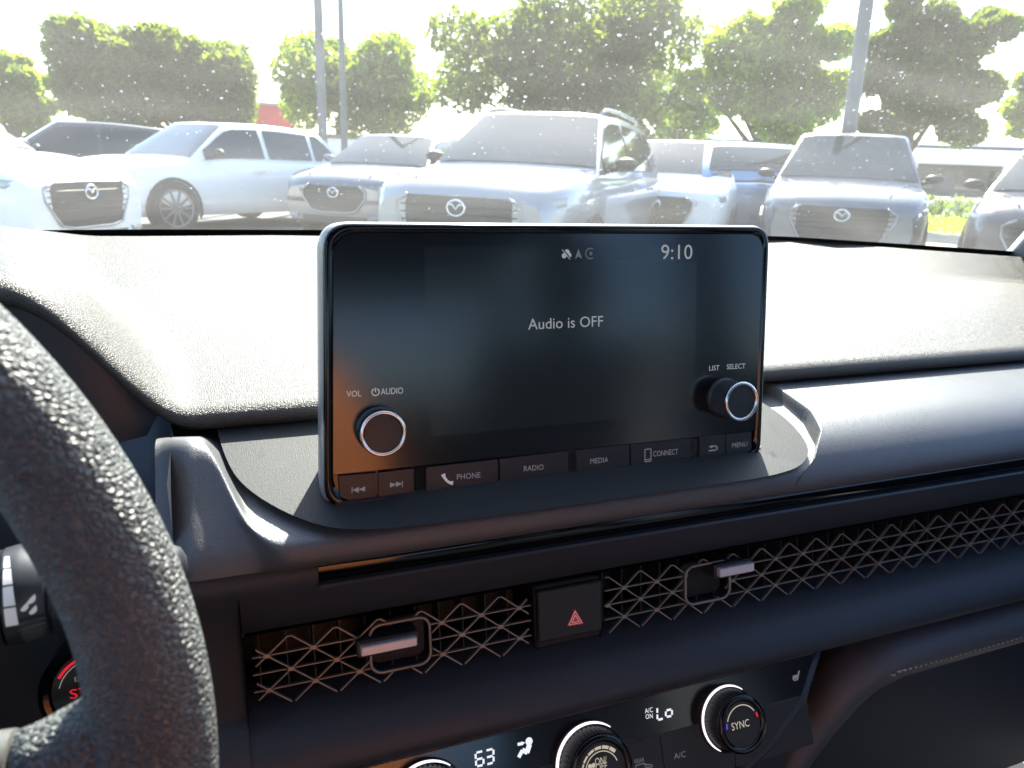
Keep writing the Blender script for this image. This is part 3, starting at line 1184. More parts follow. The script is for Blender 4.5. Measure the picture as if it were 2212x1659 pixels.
def seat(label, x, m, group):
    root = thing('front_seat', label, 'seat', (x, -.35, .32), group)
    q = MB()
    rows = []
    for i in range(13):
        t = i / 12
        z = lerp(.62, 1.14, t)
        y = lerp(-.30, -.44, t)
        w = lerp(.27, .20, t ** 2)
        rows.append([(x + w * math.cos(a), y - .02 + (.07 if math.sin(a) < 0 else .06) * math.sin(a) * (1 + .25 * abs(math.cos(a))), z + .0 * a) for a in [2 * math.pi * j / 24 for j in range(24)]])
    base = len(q.v)
    q.grid(rows, close=True)
    q.f.append(tuple(base + 12 * 24 + j for j in range(24)))
    q.build('backrest', M[m], root, smooth=True)
    q = MB()
    rows = []
    for i in range(9):
        t = i / 8
        rows.append([(x + .27 * math.cos(a), lerp(-.34, .06, t), .58 + .09 * math.sin(a) * (1 - .3 * t)) for a in [2 * math.pi * j / 20 for j in range(20)]])
    q.grid(rows, close=True)
    q.build('cushion', M[m], root, smooth=True)
    q = MB()
    q.tube([(x, -.46, 1.16), (x, -.47, 1.20), (x, -.48, 1.30), (x, -.48, 1.33)], [.05, .12, .12, .05], 14, ry=.45)
    q.build('head_restraint', M[m], root, smooth=True)
    return root


seat('charcoal front seat behind the steering wheel', -.215, 'lower', 'front seats of our car')
seat('charcoal front seat on the passenger side', .58, 'lower', 'front seats of our car')
tan_reflector = thing('tan_reflector', 'unseen tan stand-in on the armrest, added for the orange reflection in the touchscreen', 'tan_reflector', (.09, -.135, .74))  # out-of-view stand-in, added so the glossy screen reflects orange
b = MB()
rows = []
for z, k in ((.74, .90), (.745, 1.0), (.85, 1.04), (.98, 1.0), (1.05, .90), (1.09, .72), (1.12, .52), (1.13, .3)):
    rows.append([(.086 - .040 * max(0, (z - .98) / .15) + .066 * k * math.copysign(abs(math.cos(a)) ** .6, math.cos(a)), -.135 + .05 * k * math.copysign(abs(math.sin(a)) ** .6, math.sin(a)), z) for a in [2 * math.pi * j / 28 for j in range(28)]])
b.grid(rows, close=True)
b.f.append(tuple(len(b.v) - 28 + j for j in range(28)))
b.f.append(tuple(range(28))[::-1])
b.build('body', M['tan'], tan_reflector, smooth=True)
b = MB()
b.tube([(.05, -.17, 1.06), (.055, -.21, 1.02), (.085, -.22, 1.0), (.115, -.21, 1.0), (.12, -.17, 1.02)], .008, 8)
b.build('handle', M['tan'], tan_reflector, smooth=True)
arm = MB()
arm.box((.177, -.30, .58), (.20, .62, .32))
o = arm.build('centre_console', M['lower'])
tag(o, 'black centre console with armrest between the front seats', 'console')
for xx in (-.60, .985):
    b = MB()
    b.add([(xx, .35, 1.06), (xx, -1.9, 1.06), (xx * .93, -1.8, 1.46), (xx * .93, .1, 1.46)], [(0, 1, 2, 3)])
    o = b.build('side_glass', M['tintpane'])
    o['kind'] = 'structure'
b = MB()
b.add([(-.6, -2.15, 1.05), (.98, -2.15, 1.05), (.9, -1.75, 1.47), (-.5, -1.75, 1.47)], [(0, 1, 2, 3)])
o = b.build('rear_glass', M['tintpane'])
o['kind'] = 'structure'

# ------------------------------------------------------------------ dashboard
dash = thing('dashboard', 'grained dark dashboard stretching under the windscreen', 'dashboard', (.177, .45, .6))

HOOD_A = .080


def pad_pt(x, s):
    """s = 0 at the rear edge under the glass, 1 at the front lip, up to 2 under the lip"""
    yr = itp(x, [-.7, -.25, -.1, .1, .70, .82, .90, .98, 1.06], [.80, .895, .895, .915, .90, .845, .76, .69, .62])
    zr = 1.0745
    yc = itp(x, [-.7, -.1, .10, .75, .84, .93, 1.06], [.72, .745, .755, .752, .71, .66, .58])
    yc = min(yc, yr - .03)
    zc = 1.0445
    yf, zf = .440, 1.024
    if s <= .34:
        t = s / .34
        y, z = lerp(yr, yc, t), lerp(zr, zc, t)
    elif s <= 1:
        t = (s - .34) / .66
        y, z = lerp(yc, yf, t), lerp(zc, zf, t) + .004 * math.sin(math.pi * t)
    else:
        k = (s - 1) / 1.0
        ang = k * math.pi * .95
        y = yf - .010 * math.sin(ang)
        z = zf - .006 * (1 - math.cos(ang)) - .004 * k
        if k > .8:
            y += (k - .8) * .12
    # the binnacle cover rises over the instruments
    xs = lerp(-.135, -.030, sstep(.05, 1.0, s))
    amp = lerp(.012, HOOD_A, sstep(.0, 1.0, s))
    h = sstep(0, 1, (xs - x) / lerp(.12, .082, min(1, s)))
    z += amp * h
    y -= h * .015 * min(1, s)
    return (x, y, z)


px_ = sorted(set([round(lerp(-.72, -.16, i / 14), 4) for i in range(15)] + [round(lerp(-.16, .02, i / 36), 4) for i in range(37)] + [round(lerp(.02, 1.05, i / 50), 4) for i in range(51)]))
ss = [lerp(0, .34, i / 5) for i in range(6)] + [lerp(.36, .9, i / 14) for i in range(15)] + [.94, .97, .985] + [1 + i / 10 for i in range(11)]
b = MB()
b.grid([[pad_pt(x, s) for x in px_] for s in ss], flip=True)
b.build('top_pad', M['pad'], dash, smooth=True, auto=50)
# black cowl trough between the pad and the glass
b = MB()
b.grid([[(x, pad_pt(x, 0)[1] + .002, pad_pt(x, 0)[2] - .006) for x in px_], [(x, ws_base(x) + .03, 1.066) for x in px_]])
b.build('cowl_trough', M['deep'], dash)

# fascia under the pad: profile in (y, z) from behind the pad lip to the lower seam
PR = [(.50, 1.004), (.46, 1.0080), (.44, 1.0085), (.42, 1.0075), (.40, 1.0055), (.38, 1.0030), (.366, 1.0000), (.354, .9950), (.345, .988), (.338, .979), (.335, .971), (.337, .965), (.343, .962)]
PLF = [(.50, .985), (.46, .997), (.44, 1.004), (.42, 1.0115), (.405, 1.0165), (.3965, 1.0175), (.389, 1.0145), (.379, 1.004), (.368, .993), (.357, .983), (.349, .975), (.345, .969), (.343, .963)]
SCF = [(.50, 1.003), (.46, 1.002), (.44, 1.001), (.42, .999), (.40, .9955), (.38, .9915), (.365, .9880), (.352, .9850), (.343, .9825), (.336, .979), (.334, .971), (.337, .965), (.343, .962)]


def fine(P, n=4):
    out = []
    for i in range(len(P) - 1):
        for k in range(n):
            # catmull-rom
            p0, p1, p2, p3 = P[max(i - 1, 0)], P[i], P[i + 1], P[min(i + 2, len(P) - 1)]
            t = k / n
            out.append(tuple(0.5 * ((2 * p1[j]) + (-p0[j] + p2[j]) * t + (2 * p0[j] - 5 * p1[j] + 4 * p2[j] - p3[j]) * t * t + (-p0[j] + 3 * p1[j] - 3 * p2[j] + p3[j]) * t ** 3) for j in range(2)))
    out.append(P[-1])
    return out


FR, FL, FS = fine(PR), fine(PLF), fine(SCF)


def fascia_pt(x, i):
    a, l, c = FR[i], FL[i], FS[i]
    w = 1 - sstep(-.026, .018, x)
    y, z = lerp(a[0], l[0], w), lerp(a[1], l[1], w)
    # scoop round the display
    if True:
        xl_ = itp(y, [.33, .36, .40, .46], [.012, -.008, -.020, -.028])
        xr_ = itp(y, [.33, .343, .36, .385, .42, .46], [.325, .356, .375, .387, .391, .393])
        x = x + (xr_ - .37) * max(0, 1 - abs((x - .37) / .09) ** 1.5) + (xl_ + .010) * max(0, 1 - abs((x + .010) / .035) ** 1.5)
    xl = itp(y, [.33, .36, .40, .46], [.012, -.008, -.020, -.028])
    xr = itp(y, [.33, .343, .36, .385, .42, .46], [.325, .356, .375, .387, .391, .393])
    m = sstep(xl - .006, xl + .010, x) * (1 - sstep(xr - .0025, xr + .0028, x))
    # rounded left end of the fascia
    e = sstep(0, 1, (-.030 - x) / .020)
    y2, z2 = lerp(y, c[0], m), lerp(z, c[1], m)
    return (x, y2 + e * .014, z2 - e * .004)


fx = sorted(set([round(lerp(-.05, .04, i / 45), 4) for i in range(46)] + [round(lerp(.04, .30, i / 26), 4) for i in range(27)] + [round(lerp(.30, .36, i / 20), 4) for i in range(21)] + [round(lerp(.36, .38, i / 60), 5) for i in range(61)] + [round(lerp(.38, .44, i / 12), 4) for i in range(13)] + [round(lerp(.44, 1.04, i / 24), 4) for i in range(25)]))
b = MB()
b.grid([[fascia_pt(x, i) for x in fx] for i in range(len(FR))], flip=True)
b.build('fascia_shelf', M['fascia'], dash, smooth=True, auto=60)

# raised plateau carrying the display, inside the scoop
pla = [(-.012, .50), (-.0115, .47), (-.009, .435), (-.0035, .402), (.004, .382), (.018, .363), (.036, .3475), (.060, .338), (.10, .3355), (.177, .3345), (.27, .335),
       (.300, .336), (.322, .3395), (.338, .346), (.350, .356), (.356, .371), (.358, .39), (.352, .42), (.348, .45), (.345, .50)]
def smooth2(p, n=5):
    out = []
    for i in range(len(p) - 1):
        p0, p1, p2, p3 = p[max(i - 1, 0)], p[i], p[i + 1], p[min(i + 2, len(p) - 1)]
        for k in range(n):
            t = k / n
            out.append(tuple(0.5 * ((2 * p1[j]) + (-p0[j] + p2[j]) * t + (2 * p0[j] - 5 * p1[j] + 4 * p2[j] - p3[j]) * t * t + (-p0[j] + 3 * p1[j] - 3 * p2[j] + p3[j]) * t ** 3) for j in range(2)))
    out.append(p[-1])
    return out


pla = smooth2(pla)


def off_pla(o):
    out = []
    for i, (x, y) in enumerate(pla):
        p, q = pla[max(i - 1, 0)], pla[min(i + 1, len(pla) - 1)]
        ex, ey = q[0] - p[0], q[1] - p[1]
        L = math.hypot(ex, ey)
        out.append((x + ey / L * o, y - ex / L * o))
    return out
b = MB()
def zpl(y):
    return .9865 + .0235 * min(1.2, max(0, (y - .336) / .10))
rows = [[(x, y, zpl(y) + z) for x, y in off_pla(o)] for o, z in ((-.009, -.009), (-.0045, -.0045), (-.001, -.0016), (.004, -.0004), (.010, 0))]
rows.append([(lerp(x, .177, .5), lerp(y, .46, .5), zpl(lerp(y, .46, .5))) for x, y in pla])
b.grid([[(x, y, z) for x, y, z in r] for r in rows])
b.build('display_plinth', M['plinth'], dash, smooth=True, auto=70)

# glossy strip, lower lip and face down to the vents
def ext(name, prof, x0, x1, m, n=2, smooth=True, auto=45, parent=dash, flip=True):
    q = MB()
    q.grid([[(lerp(x0, x1, i / n), y, z) for i in range(n + 1)] for y, z in prof], flip=flip)
    # close the ends
    for xx in (x0, x1):
        k = len(q.v)
        q.v += [(xx, y, z) for y, z in prof]
        q.f.append(tuple(range(k, k + len(prof))))
    return q.build(name, M[m], parent, smooth=smooth, auto=auto)


ext('gloss_strip', [(.3460, .9612), (.3445, .9600), (.3440, .9570), (.3445, .9515), (.3465, .9495)], .0285, 1.03, 'gloss', 30)
ext('trim_edge', [(.350, .9500), (.3430, .9492), (.3420, .9478), (.3440, .9465), (.3475, .945)], .0285, 1.03, 'smooth')
ext('upper_face', [(.3475, .9452), (.3520, .932), (.3580, .922), (.3650, .9125), (.3700, .9085), (.385, .907)], -.012, 1.03, 'lower')
ext('side_face', [(.350, .9625), (.3455, .958), (.3445, .952), (.3475, .945)], -.045, .0285, 'lower')
ext('side_face', [(.3475, .9452), (.3520, .932), (.3545, .915), (.3530, .89), (.3500, .868), (.340, .862), (.330, .854), (.328, .845), (.333, .834), (.34, .80), (.35, .70)], -.045, -.0125, 'lower')
ext('vent_ledge', [(.390, .868), (.3660, .8665), (.3560, .8640), (.3440, .8610), (.3340, .8550), (.3270, .8460), (.3255, .8390), (.3290, .8335), (.340, .832)], -.0125, 1.03, 'lower', 6)
# end cheek beside the instruments
b = MB()
rows = []
for i, (y, z) in enumerate([(.47, 1.02), (.45, .99), (.44, .96), (.43, .92), (.42, .86), (.42, .70)]):
    rows.append([(-.60, y + .02, z), (-.30, y + .02, z), (-.12, y + .01, z), (-.06, y, z), (-.046, y - .02, z), (-.042, y - .05, z - .005), (-.041, .36, z - .01)])
b.grid(rows, flip=True)
b.build('binnacle_side', M['smooth'], dash, smooth=True, auto=60)
# inner wall under the binnacle hood
b = MB()
b.grid([[(x, pad_pt(x, 2)[1] + .012, pad_pt(x, 2)[2] - .001) for x in px_ if x <= -.02], [(x, .455, 1.015) for x in px_ if x <= -.02], [(x, .46, .98) for x in px_ if x <= -.02]], flip=True)
b.build('hood_liner', M['smooth'], dash, smooth=True)
b = MB()
b.grid([[(x, pad_pt(x, 2)[1] + .02, pad_pt(x, 2)[2]) for x in px_ if x >= -.05], [(x, .50, .985) for x in px_ if x >= -.05]], flip=True)
b.build('lip_underside', M['deep'], dash)
# lower right: glove box face and dark footwell panels
ext('glovebox_lid', [(.345, .834), (.372, .828), (.378, .80), (.372, .74), (.350, .66), (.352, .60), (.42, .56)], .37, 1.02, 'lower', 8)
ext('centre_lower_panel', [(.340, .832), (.338, .80), (.330, .74), (.32, .66), (.33, .55)], -.0125, .37, 'lower', 4)
# padded roll with stitching beside the centre stack
path = [(1.02, .352, .797), (.90, .352, .797), (.75, .352, .797), (.60, .352, .797), (.50, .352, .796), (.468, .353, .792), (.448, .354, .782), (.430, .353, .765), (.408, .350, .738), (.385, .345, .708), (.360, .338, .678), (.33, .33, .64)]
def smooth_path(p, n=5):
    out = []
    for i in range(len(p) - 1):
        p0, p1, p2, p3 = p[max(i - 1, 0)], p[i], p[i + 1], p[min(i + 2, len(p) - 1)]
        for k in range(n):
            t = k / n
            out.append(tuple(0.5 * ((2 * p1[j]) + (-p0[j] + p2[j]) * t + (2 * p0[j] - 5 * p1[j] + 4 * p2[j] - p3[j]) * t * t + (-p0[j] + 3 * p1[j] - 3 * p2[j] + p3[j]) * t ** 3) for j in range(3)))
    out.append(p[-1])
    return out
sp = smooth_path(path)
b = MB()
b.tube(sp, [.026 if q[2] > .79 else max(.016, .026 - (.79 - q[2]) * .12) for q in sp], 20, ry=.8)
roll = b.build('padded_roll', M['fascia'], dash, smooth=True)
for i in range(52):
    x = .462 + i * .0056
    b = MB()
    z = .7955 - (.002 if i == 0 else 0)
    b.tube([(x, .3275, z), (x + .0022, .3263, z + .0005), (x + .0044, .3275, z + .0002)], [.0006, .0010, .0006], 5)
    b.build('stitch', M['thread'], roll)

# ------------------------------------------------------------------ air vents
VP_ = Pl((0, .3637, .8956), 12)
pv = VP_
p = .0257
h = .0102
c6, c7, c2 = crop(900, 2200, 1400), crop(2300, 2000, 1000), crop(1300, 2010, 1400)


def vent(label, x0, x1, frame_rect, tab, tab_face, knob_c):
    root = thing('air_vent', label, 'air vent', ((x0 + x1) / 2, .365, .885), 'dashboard air vents')
    # dark duct behind
    q = MB()
    for (ua, va, ub, vb) in ((x0 - .004, .0135, x1 + .004, .0135), (x0 - .004, -.0335, x1 + .004, -.0335)):
        pass
    def W(u, v, hh):
        return pv.w(u, v, hh)
    e0, e1 = x0 - .004, x1 + .004
    q.add([W(e0, .0135, .0), W(e1, .0135, .0), W(e1, .0135, -.045), W(e0, .0135, -.045), W(e0, -.0335, .0), W(e1, -.0335, .0), W(e1, -.0335, -.045), W(e0, -.0335, -.045)],
          [(0, 1, 2, 3), (5, 4, 7, 6), (3, 2, 6, 7), (0, 3, 7, 4), (2, 1, 5, 6)])
    q.build('duct', M['deep'], root)
    nv = int((e1 - e0) / .0155)
    for k in range(nv):
        u = e0 + .008 + k * .0155
        q = MB()
        q.slab(pv, [(u - .0004, -.032), (u + .0004, -.032), (u + .0004, .012), (u - .0004, .012)], -.030, -.012, .0001)
        q.build('vane', M['stalk'], root)
    fr = rrect(*frame_rect, .007, 6)
    fu0, fv0, fu1, fv1 = frame_rect

    def inside(u, v):
        return fu0 < u < fu1 and fv0 < v < fv1

    def bar(q, a, b_, w, d0, d1):
        (ua, va), (ub, vb) = a, b_
        L = math.hypot(ub - ua, vb - va)
        nx, ny = -(vb - va) / L * w / 2, (ub - ua) / L * w / 2
        q.slab(pv, [(ua + nx, va + ny), (ub + nx, vb + ny), (ub - nx, vb - ny), (ua - nx, va - ny)], d0, d1, w * .2)
    rows_v = [.0095, 0.0, -.0102, -.0204, -.0300]
    # horizontal slats through the three rows of nodes
    for v in (0.0, -.0102, -.0204):
        if fv0 < v < fv1:
            spans = [(x0, fu0), (fu1, x1)]
        else:
            spans = [(x0, x1)]
        for a, b_ in spans:
            q = MB()
            bar(q, (a, v), (b_, v), .0008, -.0022, -.0002)
            q.build('slat', M['mesh'], root)
    k0 = int(math.floor((x0 - .0125) / p)) - 3
    k1 = int(math.ceil((x1 - .0125) / p)) + 3
    for k in range(k0, k1):
        ut = .0125 + k * p
        for sgn in (1, -1):
            q = MB()
            for i in range(4):
                a = (ut + sgn * i * p / 2, rows_v[i])
                b_ = (ut + sgn * (i + 1) * p / 2, rows_v[i + 1])
                if i == 0:
                    a = (ut + sgn * .0012, rows_v[0])
                if i == 3:
                    b_ = (b_[0] - sgn * .0010, b_[1])
                for f0, f1 in ((0, .5), (.5, 1)):
                    pa = (lerp(a[0], b_[0], f0), lerp(a[1], b_[1], f0))
                    pb = (lerp(a[0], b_[0], f1), lerp(a[1], b_[1], f1))
                    mu, mv = (pa[0] + pb[0]) / 2, (pa[1] + pb[1]) / 2
                    if mu < x0 or mu > x1 or inside(mu, mv):
                        if q.v:
                            q.build('strut', M['mesh'], root)
                            q = MB()
                        continue
                    if not q.v and i == 0 and f0 == 0 and sgn == 1:
                        bar(q, (ut - .0013, rows_v[0]), (ut + .0013, rows_v[0]), .0008, -.0016, .0004)
                    bar(q, pa, pb, .00085, -.0016, .0004)
            if q.v:
                q.build('strut', M['mesh'], root)
    # small webbed knots where the struts cross
    for r_, v in ((0, 0.0), (1, -.0102), (0, -.0204)):
        for k in range(k0, k1):
            u = .0253 + k * p + (p / 2 if r_ else 0)
            if x0 < u < x1 and not inside(u, v):
                q = MB()
                q.slab(pv, [(u - .0027, v), (u, v + .0016), (u + .0027, v), (u, v - .0016)], -.0016, .0006, .0002)
                q.build('knot', M['mesh'], root)
    # rounded frame round the adjuster
    q = MB()
    q.tube([pv.w(u, v, .001) for u, v in fr] + [pv.w(*fr[0], .001)], .0010, 6, caps=False)
    q.build('adjuster_frame', M['mesh'], root, smooth=True)
    # adjuster body with silver tab
    q = MB()
    (a0, b0), (a1, b1) = tab
    q.slab(pv, rrect(a0 - .002, b0 - .0025, a1 + .002, b1 + .002, .0022, 4), -.012, .0065, .0008)
    z_ = MB()
    z_.slab(pv, rrect(fu0 + .001, fv0 + .001, fu1 - .001, fv1 - .001, .006, 4), -.02, -.008, .001)
    z_.build('adjuster_well', M['deep'], root)
    ad = q.build('adjuster', M['stalk'], root, smooth=True, auto=30)
    q = MB()
    q.slab(pv, rrect(a0, b0, a1, b1, .0011, 4), .004, .0105, .0007)
    q.build('silver_tab', M['silver'], ad, smooth=True, auto=30)
    return root


def rc(pl, f, x0, y0, x1, y1, hh=0.0):
    a = pl.uv(*f(x0, y0), hh)
    b_ = pl.uv(*f(x1, y1), hh)
    return a, b_


# left vent
fl0 = pv.uv(*c6(915, 745))
fl1 = pv.uv(*c6(1278, 432))
tl0 = pv.uv(*c6(852, 640), .0105)
tl1 = pv.uv(*c6(1205, 553), .0105)
vent('lattice air vent left of the hazard switch with a silver tab', -.0085, .1622, (fl0[0], -.0235, fl1[0], .0065), ((tl0[0], (tl0[1] + pv.uv(*c6(1205, 610), .0105)[1]) / 2 - .0002), (tl1[0], (tl1[1] + pv.uv(*c6(855, 583), .0105)[1]) / 2)), None, None)
fr0 = pv.uv(*c7(948, 940))
fr1 = pv.uv(*c7(1335, 560))
tr0 = pv.uv(*c7(1262, 665), .0105)
tr1 = pv.uv(*c7(1565, 530), .0105)
vent('long lattice air vent running right of the hazard switch', .2165, .74, (fr0[0], -.0215, fr1[0], .0065), ((tr0[0], tr0[1] - .0005), (tr1[0], tr0[1] + .0058)), None, None)
print('frames', fl0, fl1, tl0, tl1, fr0, fr1, tr0, tr1)

# hazard switch
hz = thing('hazard_switch', 'square black hazard light switch with red triangle between the vents', 'switch', (.189, .362, .885))
h0 = pv.uv(*c2(1345, 905), .004)
h1 = pv.uv(*c2(1742, 565), .004)
hu0, hu1 = h0[0], h1[0]
b = MB()
b.slab(pv, rrect(hu0, -.0255, hu1, .0095, .002, 4), -.02, .0025, .0010)
b.build('button', M['button'], hz, smooth=True, auto=30)
b = MB()
b.slab(pv, rrect(hu0 - .0012, -.031, hu1 + .0012, .012, .002, 4), -.02, -.001, .001)
b.build('surround', M['deep'], hz)
ta = pv.uv(*c2(1565, 655), .0027)
tb = pv.uv(*c2(1515, 768), .0027)
tcx = pv.uv(*c2(1622, 750), .0027)
tri = [ta, tb, tcx]
cen = (sum(q[0] for q in tri) / 3, sum(q[1] for q in tri) / 3)
def scl(k):
    return [(cen[0] + (q[0] - cen[0]) * k, cen[1] + (q[1] - cen[1]) * k) for q in tri]
for i, (k, m) in enumerate(((1.0, 'red'), (.80, 'print'), (.70, 'red'), (.46, 'print'), (.36, 'red'))):
    flat_poly(pv, round_poly(scl(k), .0006, 3), .0027 + .0001 * i, M[m], hz, 'triangle_mark')

# ------------------------------------------------------------------ display unit
DP = Pl((.0337, .3541, .987), 10)
D = thing('touchscreen', 'upright glossy black touchscreen unit standing on the dashboard', 'touchscreen', (.177, .36, .985))
cb = crop(1200, 1400, 1000)
c5 = crop(2500, 1400, 800)
ch = crop(2000, 850, 1100)
cm = crop(1300, 1000, 1400)


def dv(f, x, y, hh=0.0):
    return DP.uv(*f(x, y), hh)


V = lambda x, y: (x, y)
TL, TR, BR, BL = DP.uv(697, 482), DP.uv(1660, 490), DP.uv(1640, 987), DP.uv(700, 1106)
outer = round_poly([TL, TR, BR, BL], [.014, .012, .010, .016], 7)
cu_, cv_ = (TL[0] + BR[0]) / 2, (TL[1] + BR[1]) / 2


def scale_poly(poly, k):
    return [(p_[0] + (cu_ - p_[0]) / abs(cu_ - p_[0] + 1e-9) * k, p_[1] + (cv_ - p_[1]) / abs(cv_ - p_[1] + 1e-9) * k) for p_ in poly]


# housing: soft-edged shell behind the glass
b = MB()
rws = []
for ins, hh in ((.0000, -.0015), (-.0012, -.004), (-.0016, -.010), (-.0010, -.020), (.002, -.032), (.010, -.040)):
    rws.append([DP.w(u, v, hh) for u, v in scale_poly(outer, ins)])
b.grid(rws, close=True, flip=True)
n_ = len(outer)
b.f.append(tuple(len(b.v) - n_ + j for j in range(n_)))
b.build('housing', M['housing'], D, smooth=True, auto=50)
b = MB()
rws = []
for ins, hh in ((.0, -.0015), (.0, .0005), (.0007, .0016), (.0022, .0021), (.0040, .0012), (.0050, .0004)):
    rws.append([DP.w(u, v, hh) for u, v in scale_poly(outer, ins)])
b.grid(rws, close=True)
b.build('bezel', M['gloss'], D, smooth=True)
# cover glass stops above the key row
kL, kR = dv(cb, 205, 1095), dv(c5, 1450, 868)
inner = scale_poly(outer, .0046)
gt_ = [q for q in inner if q[1] > .06]
g_l = (min(q[0] for q in inner) + .0, kL[1])
glass_poly = gt_[:]
gxl = lerp(BL[0], TL[0], kL[1] / .15) + .0046
gxr = lerp(BR[0], TR[0], kR[1] / .15) - .0046
glass_poly = [q for q in inner if q[1] > .08]
# order: starts at TL corner going to TR (round_poly order), then add bottom right and bottom left
glass_poly = glass_poly + [(gxr, kR[1]), (gxl, kL[1])]
b = MB()
b.slab(DP, glass_poly, -.001, .0012, .0003)
b.build('cover_glass', M['glass_black'], D)
# active lcd area, under the top of the glass by a hair
q0 = dv(cm, 618, 90, .0012)
q1 = dv(cm, 850, 1150, .0012)
lx0, ly1 = q0
ly0 = dv(cm, 850, 1150, .0012)[1]
lx1 = DP.uv(1503, 700, .0012)[0]
flat_poly(DP, [(lx0, ly0), (lx1, ly0), (lx1, ly1), (lx0, ly1)], .00130, M['lcd'], D, 'lcd_panel')
hd0 = dv(ch, 775, 372, .0013)
hd1 = dv(ch, 1165, 268, .0013)
flat_poly(DP, [(lx0, ly1), (lx1, ly1), (lx1, hd1[1]), (lx0, hd1[1])], .00134, M['lcd2'], D, 'lcd_header')
flat_poly(DP, [hd0, (hd1[0], hd0[1]), hd1, (hd0[0], hd1[1])], .00142, M['lcd'], D, 'status_block')
HT = .0016


def dtext(txt, f, x0, y0, x1, y1, ytop, m):
    a, b_ = dv(f, x0, y0, HT), dv(f, x1, y1, HT)
    t_ = dv(f, x0, ytop, HT)
    return lettering(txt, DP, a, b_, t_[1] - a[1], HT, M[m], D)


dtext('Audio is OFF', ch, 210, 933, 810, 905, 845, 'ui')
dtext('9:10', ch, 1275, 370, 1525, 368, 250, 'ui')
dtext('VOL', cb, 400, 402, 530, 396, 350, 'print')
dtext('AUDIO', cb, 703, 382, 898, 372, 326, 'print')
dtext('LIST', c5, 900, 213, 1012, 207, 158, 'print')
dtext('SELECT', c5, 1093, 198, 1298, 188, 142, 'print')
# power symbol
b = MB()
pc = dv(cb, 655, 358, HT)
pr = abs(dv(cb, 687, 358, HT)[0] - pc[0])
flat_line(b, DP, [(pc[0] + pr * math.sin(a), pc[1] + pr * math.cos(a)) for a in [R(28 + 304 * i / 20) for i in range(21)]], .0006, HT)
flat_line(b, DP, [(pc[0], pc[1] + pr * 1.15), (pc[0], pc[1])], .0006, HT)
b.build('power_mark', M['print'], D)
# status icons: crossed cloud, two dim phone-link marks
ic = dv(ch, 517, 325, HT)
s_ = abs(dv(ch, 555, 325, HT)[0] - ic[0])
def disc(mb, pl, u, v, r, hh, n=14, sy=1.0):
    mb.add([pl.w(u + r * math.cos(2 * math.pi * k / n), v + sy * r * math.sin(2 * math.pi * k / n), hh) for k in range(n)], [tuple(range(n))])
b = MB()
disc(b, DP, ic[0] - s_ * .5, ic[1] - s_ * .35, s_ * .5, HT)
disc(b, DP, ic[0] + s_ * .55, ic[1] - s_ * .25, s_ * .5, HT + .00002)
disc(b, DP, ic[0] + s_ * .1, ic[1] + s_ * .25, s_ * .62, HT + .00004)
b.build('cloud_icon', M['ui'], D)
b = MB()
flat_line(b, DP, [(ic[0] - s_ * .8, ic[1] + s_ * .9), (ic[0] + s_ * .9, ic[1] - s_ * 1.0)], .0009, HT + .0001)
b.build('icon_slash', M['lcd2'], D)
b = MB()
flat_line(b, DP, [(ic[0] - s_ * .95, ic[1] + s_ * .85), (ic[0] + s_ * .75, ic[1] - s_ * 1.05)], .0004, HT + .00015)
b.build('icon_slash', M['ui'], D)
i2 = dv(ch, 613, 325, HT)
b = MB()
b.add([DP.w(*q, HT) for q in ((i2[0], i2[1] + s_), (i2[0] - s_ * .8, i2[1] - s_), (i2[0], i2[1] - s_ * .45), (i2[0] + s_ * .8, i2[1] - s_))], [(0, 1, 2), (0, 2, 3)])
b.build('link_icon', M['uidim'], D)
i3 = dv(ch, 708, 322, HT)
b = MB()
flat_line(b, DP, [(i3[0] + s_ * math.cos(a), i3[1] + s_ * math.sin(a)) for a in [R(55 + 250 * i / 14) for i in range(15)]], .0006, HT)
b.add([DP.w(*q, HT) for q in ((i3[0] - s_ * .1, i3[1] + s_ * .45), (i3[0] - s_ * .1, i3[1] - s_ * .45), (i3[0] + s_ * .6, i3[1]))], [(0, 1, 2)])
b.build('play_icon', M['uidim'], D)

# key row below the glass
b = MB()
low = [q for q in inner if q[1] < .05]
# corner order in 'outer' is TL, TR, BR, BL: low holds BR then BL
b.slab(DP, [(gxl, kL[1] - .0004), (gxr, kR[1] - .0004)] + low, -.002, -.0006, .0002)
b.build('key_bed', M['gloss'], D)


def key(f, pts, txt=None, tpos=None, m='printdim', hh=.0010):
    poly = [dv(f, *q, hh) for q in pts]
    q = MB()
    q.slab(DP, round_poly(poly, .0009, 3), -.001, hh, .0004)
    k = q.build('key', M['button'], D, smooth=True, auto=30)
    if txt:
        a, b_ = dv(f, tpos[0], tpos[1], hh), dv(f, tpos[2], tpos[3], hh)
        t_ = dv(f, tpos[0], tpos[4], hh)
        lettering(txt, DP, a, b_, t_[1] - a[1], hh + .0001, M[m], k)
    return k


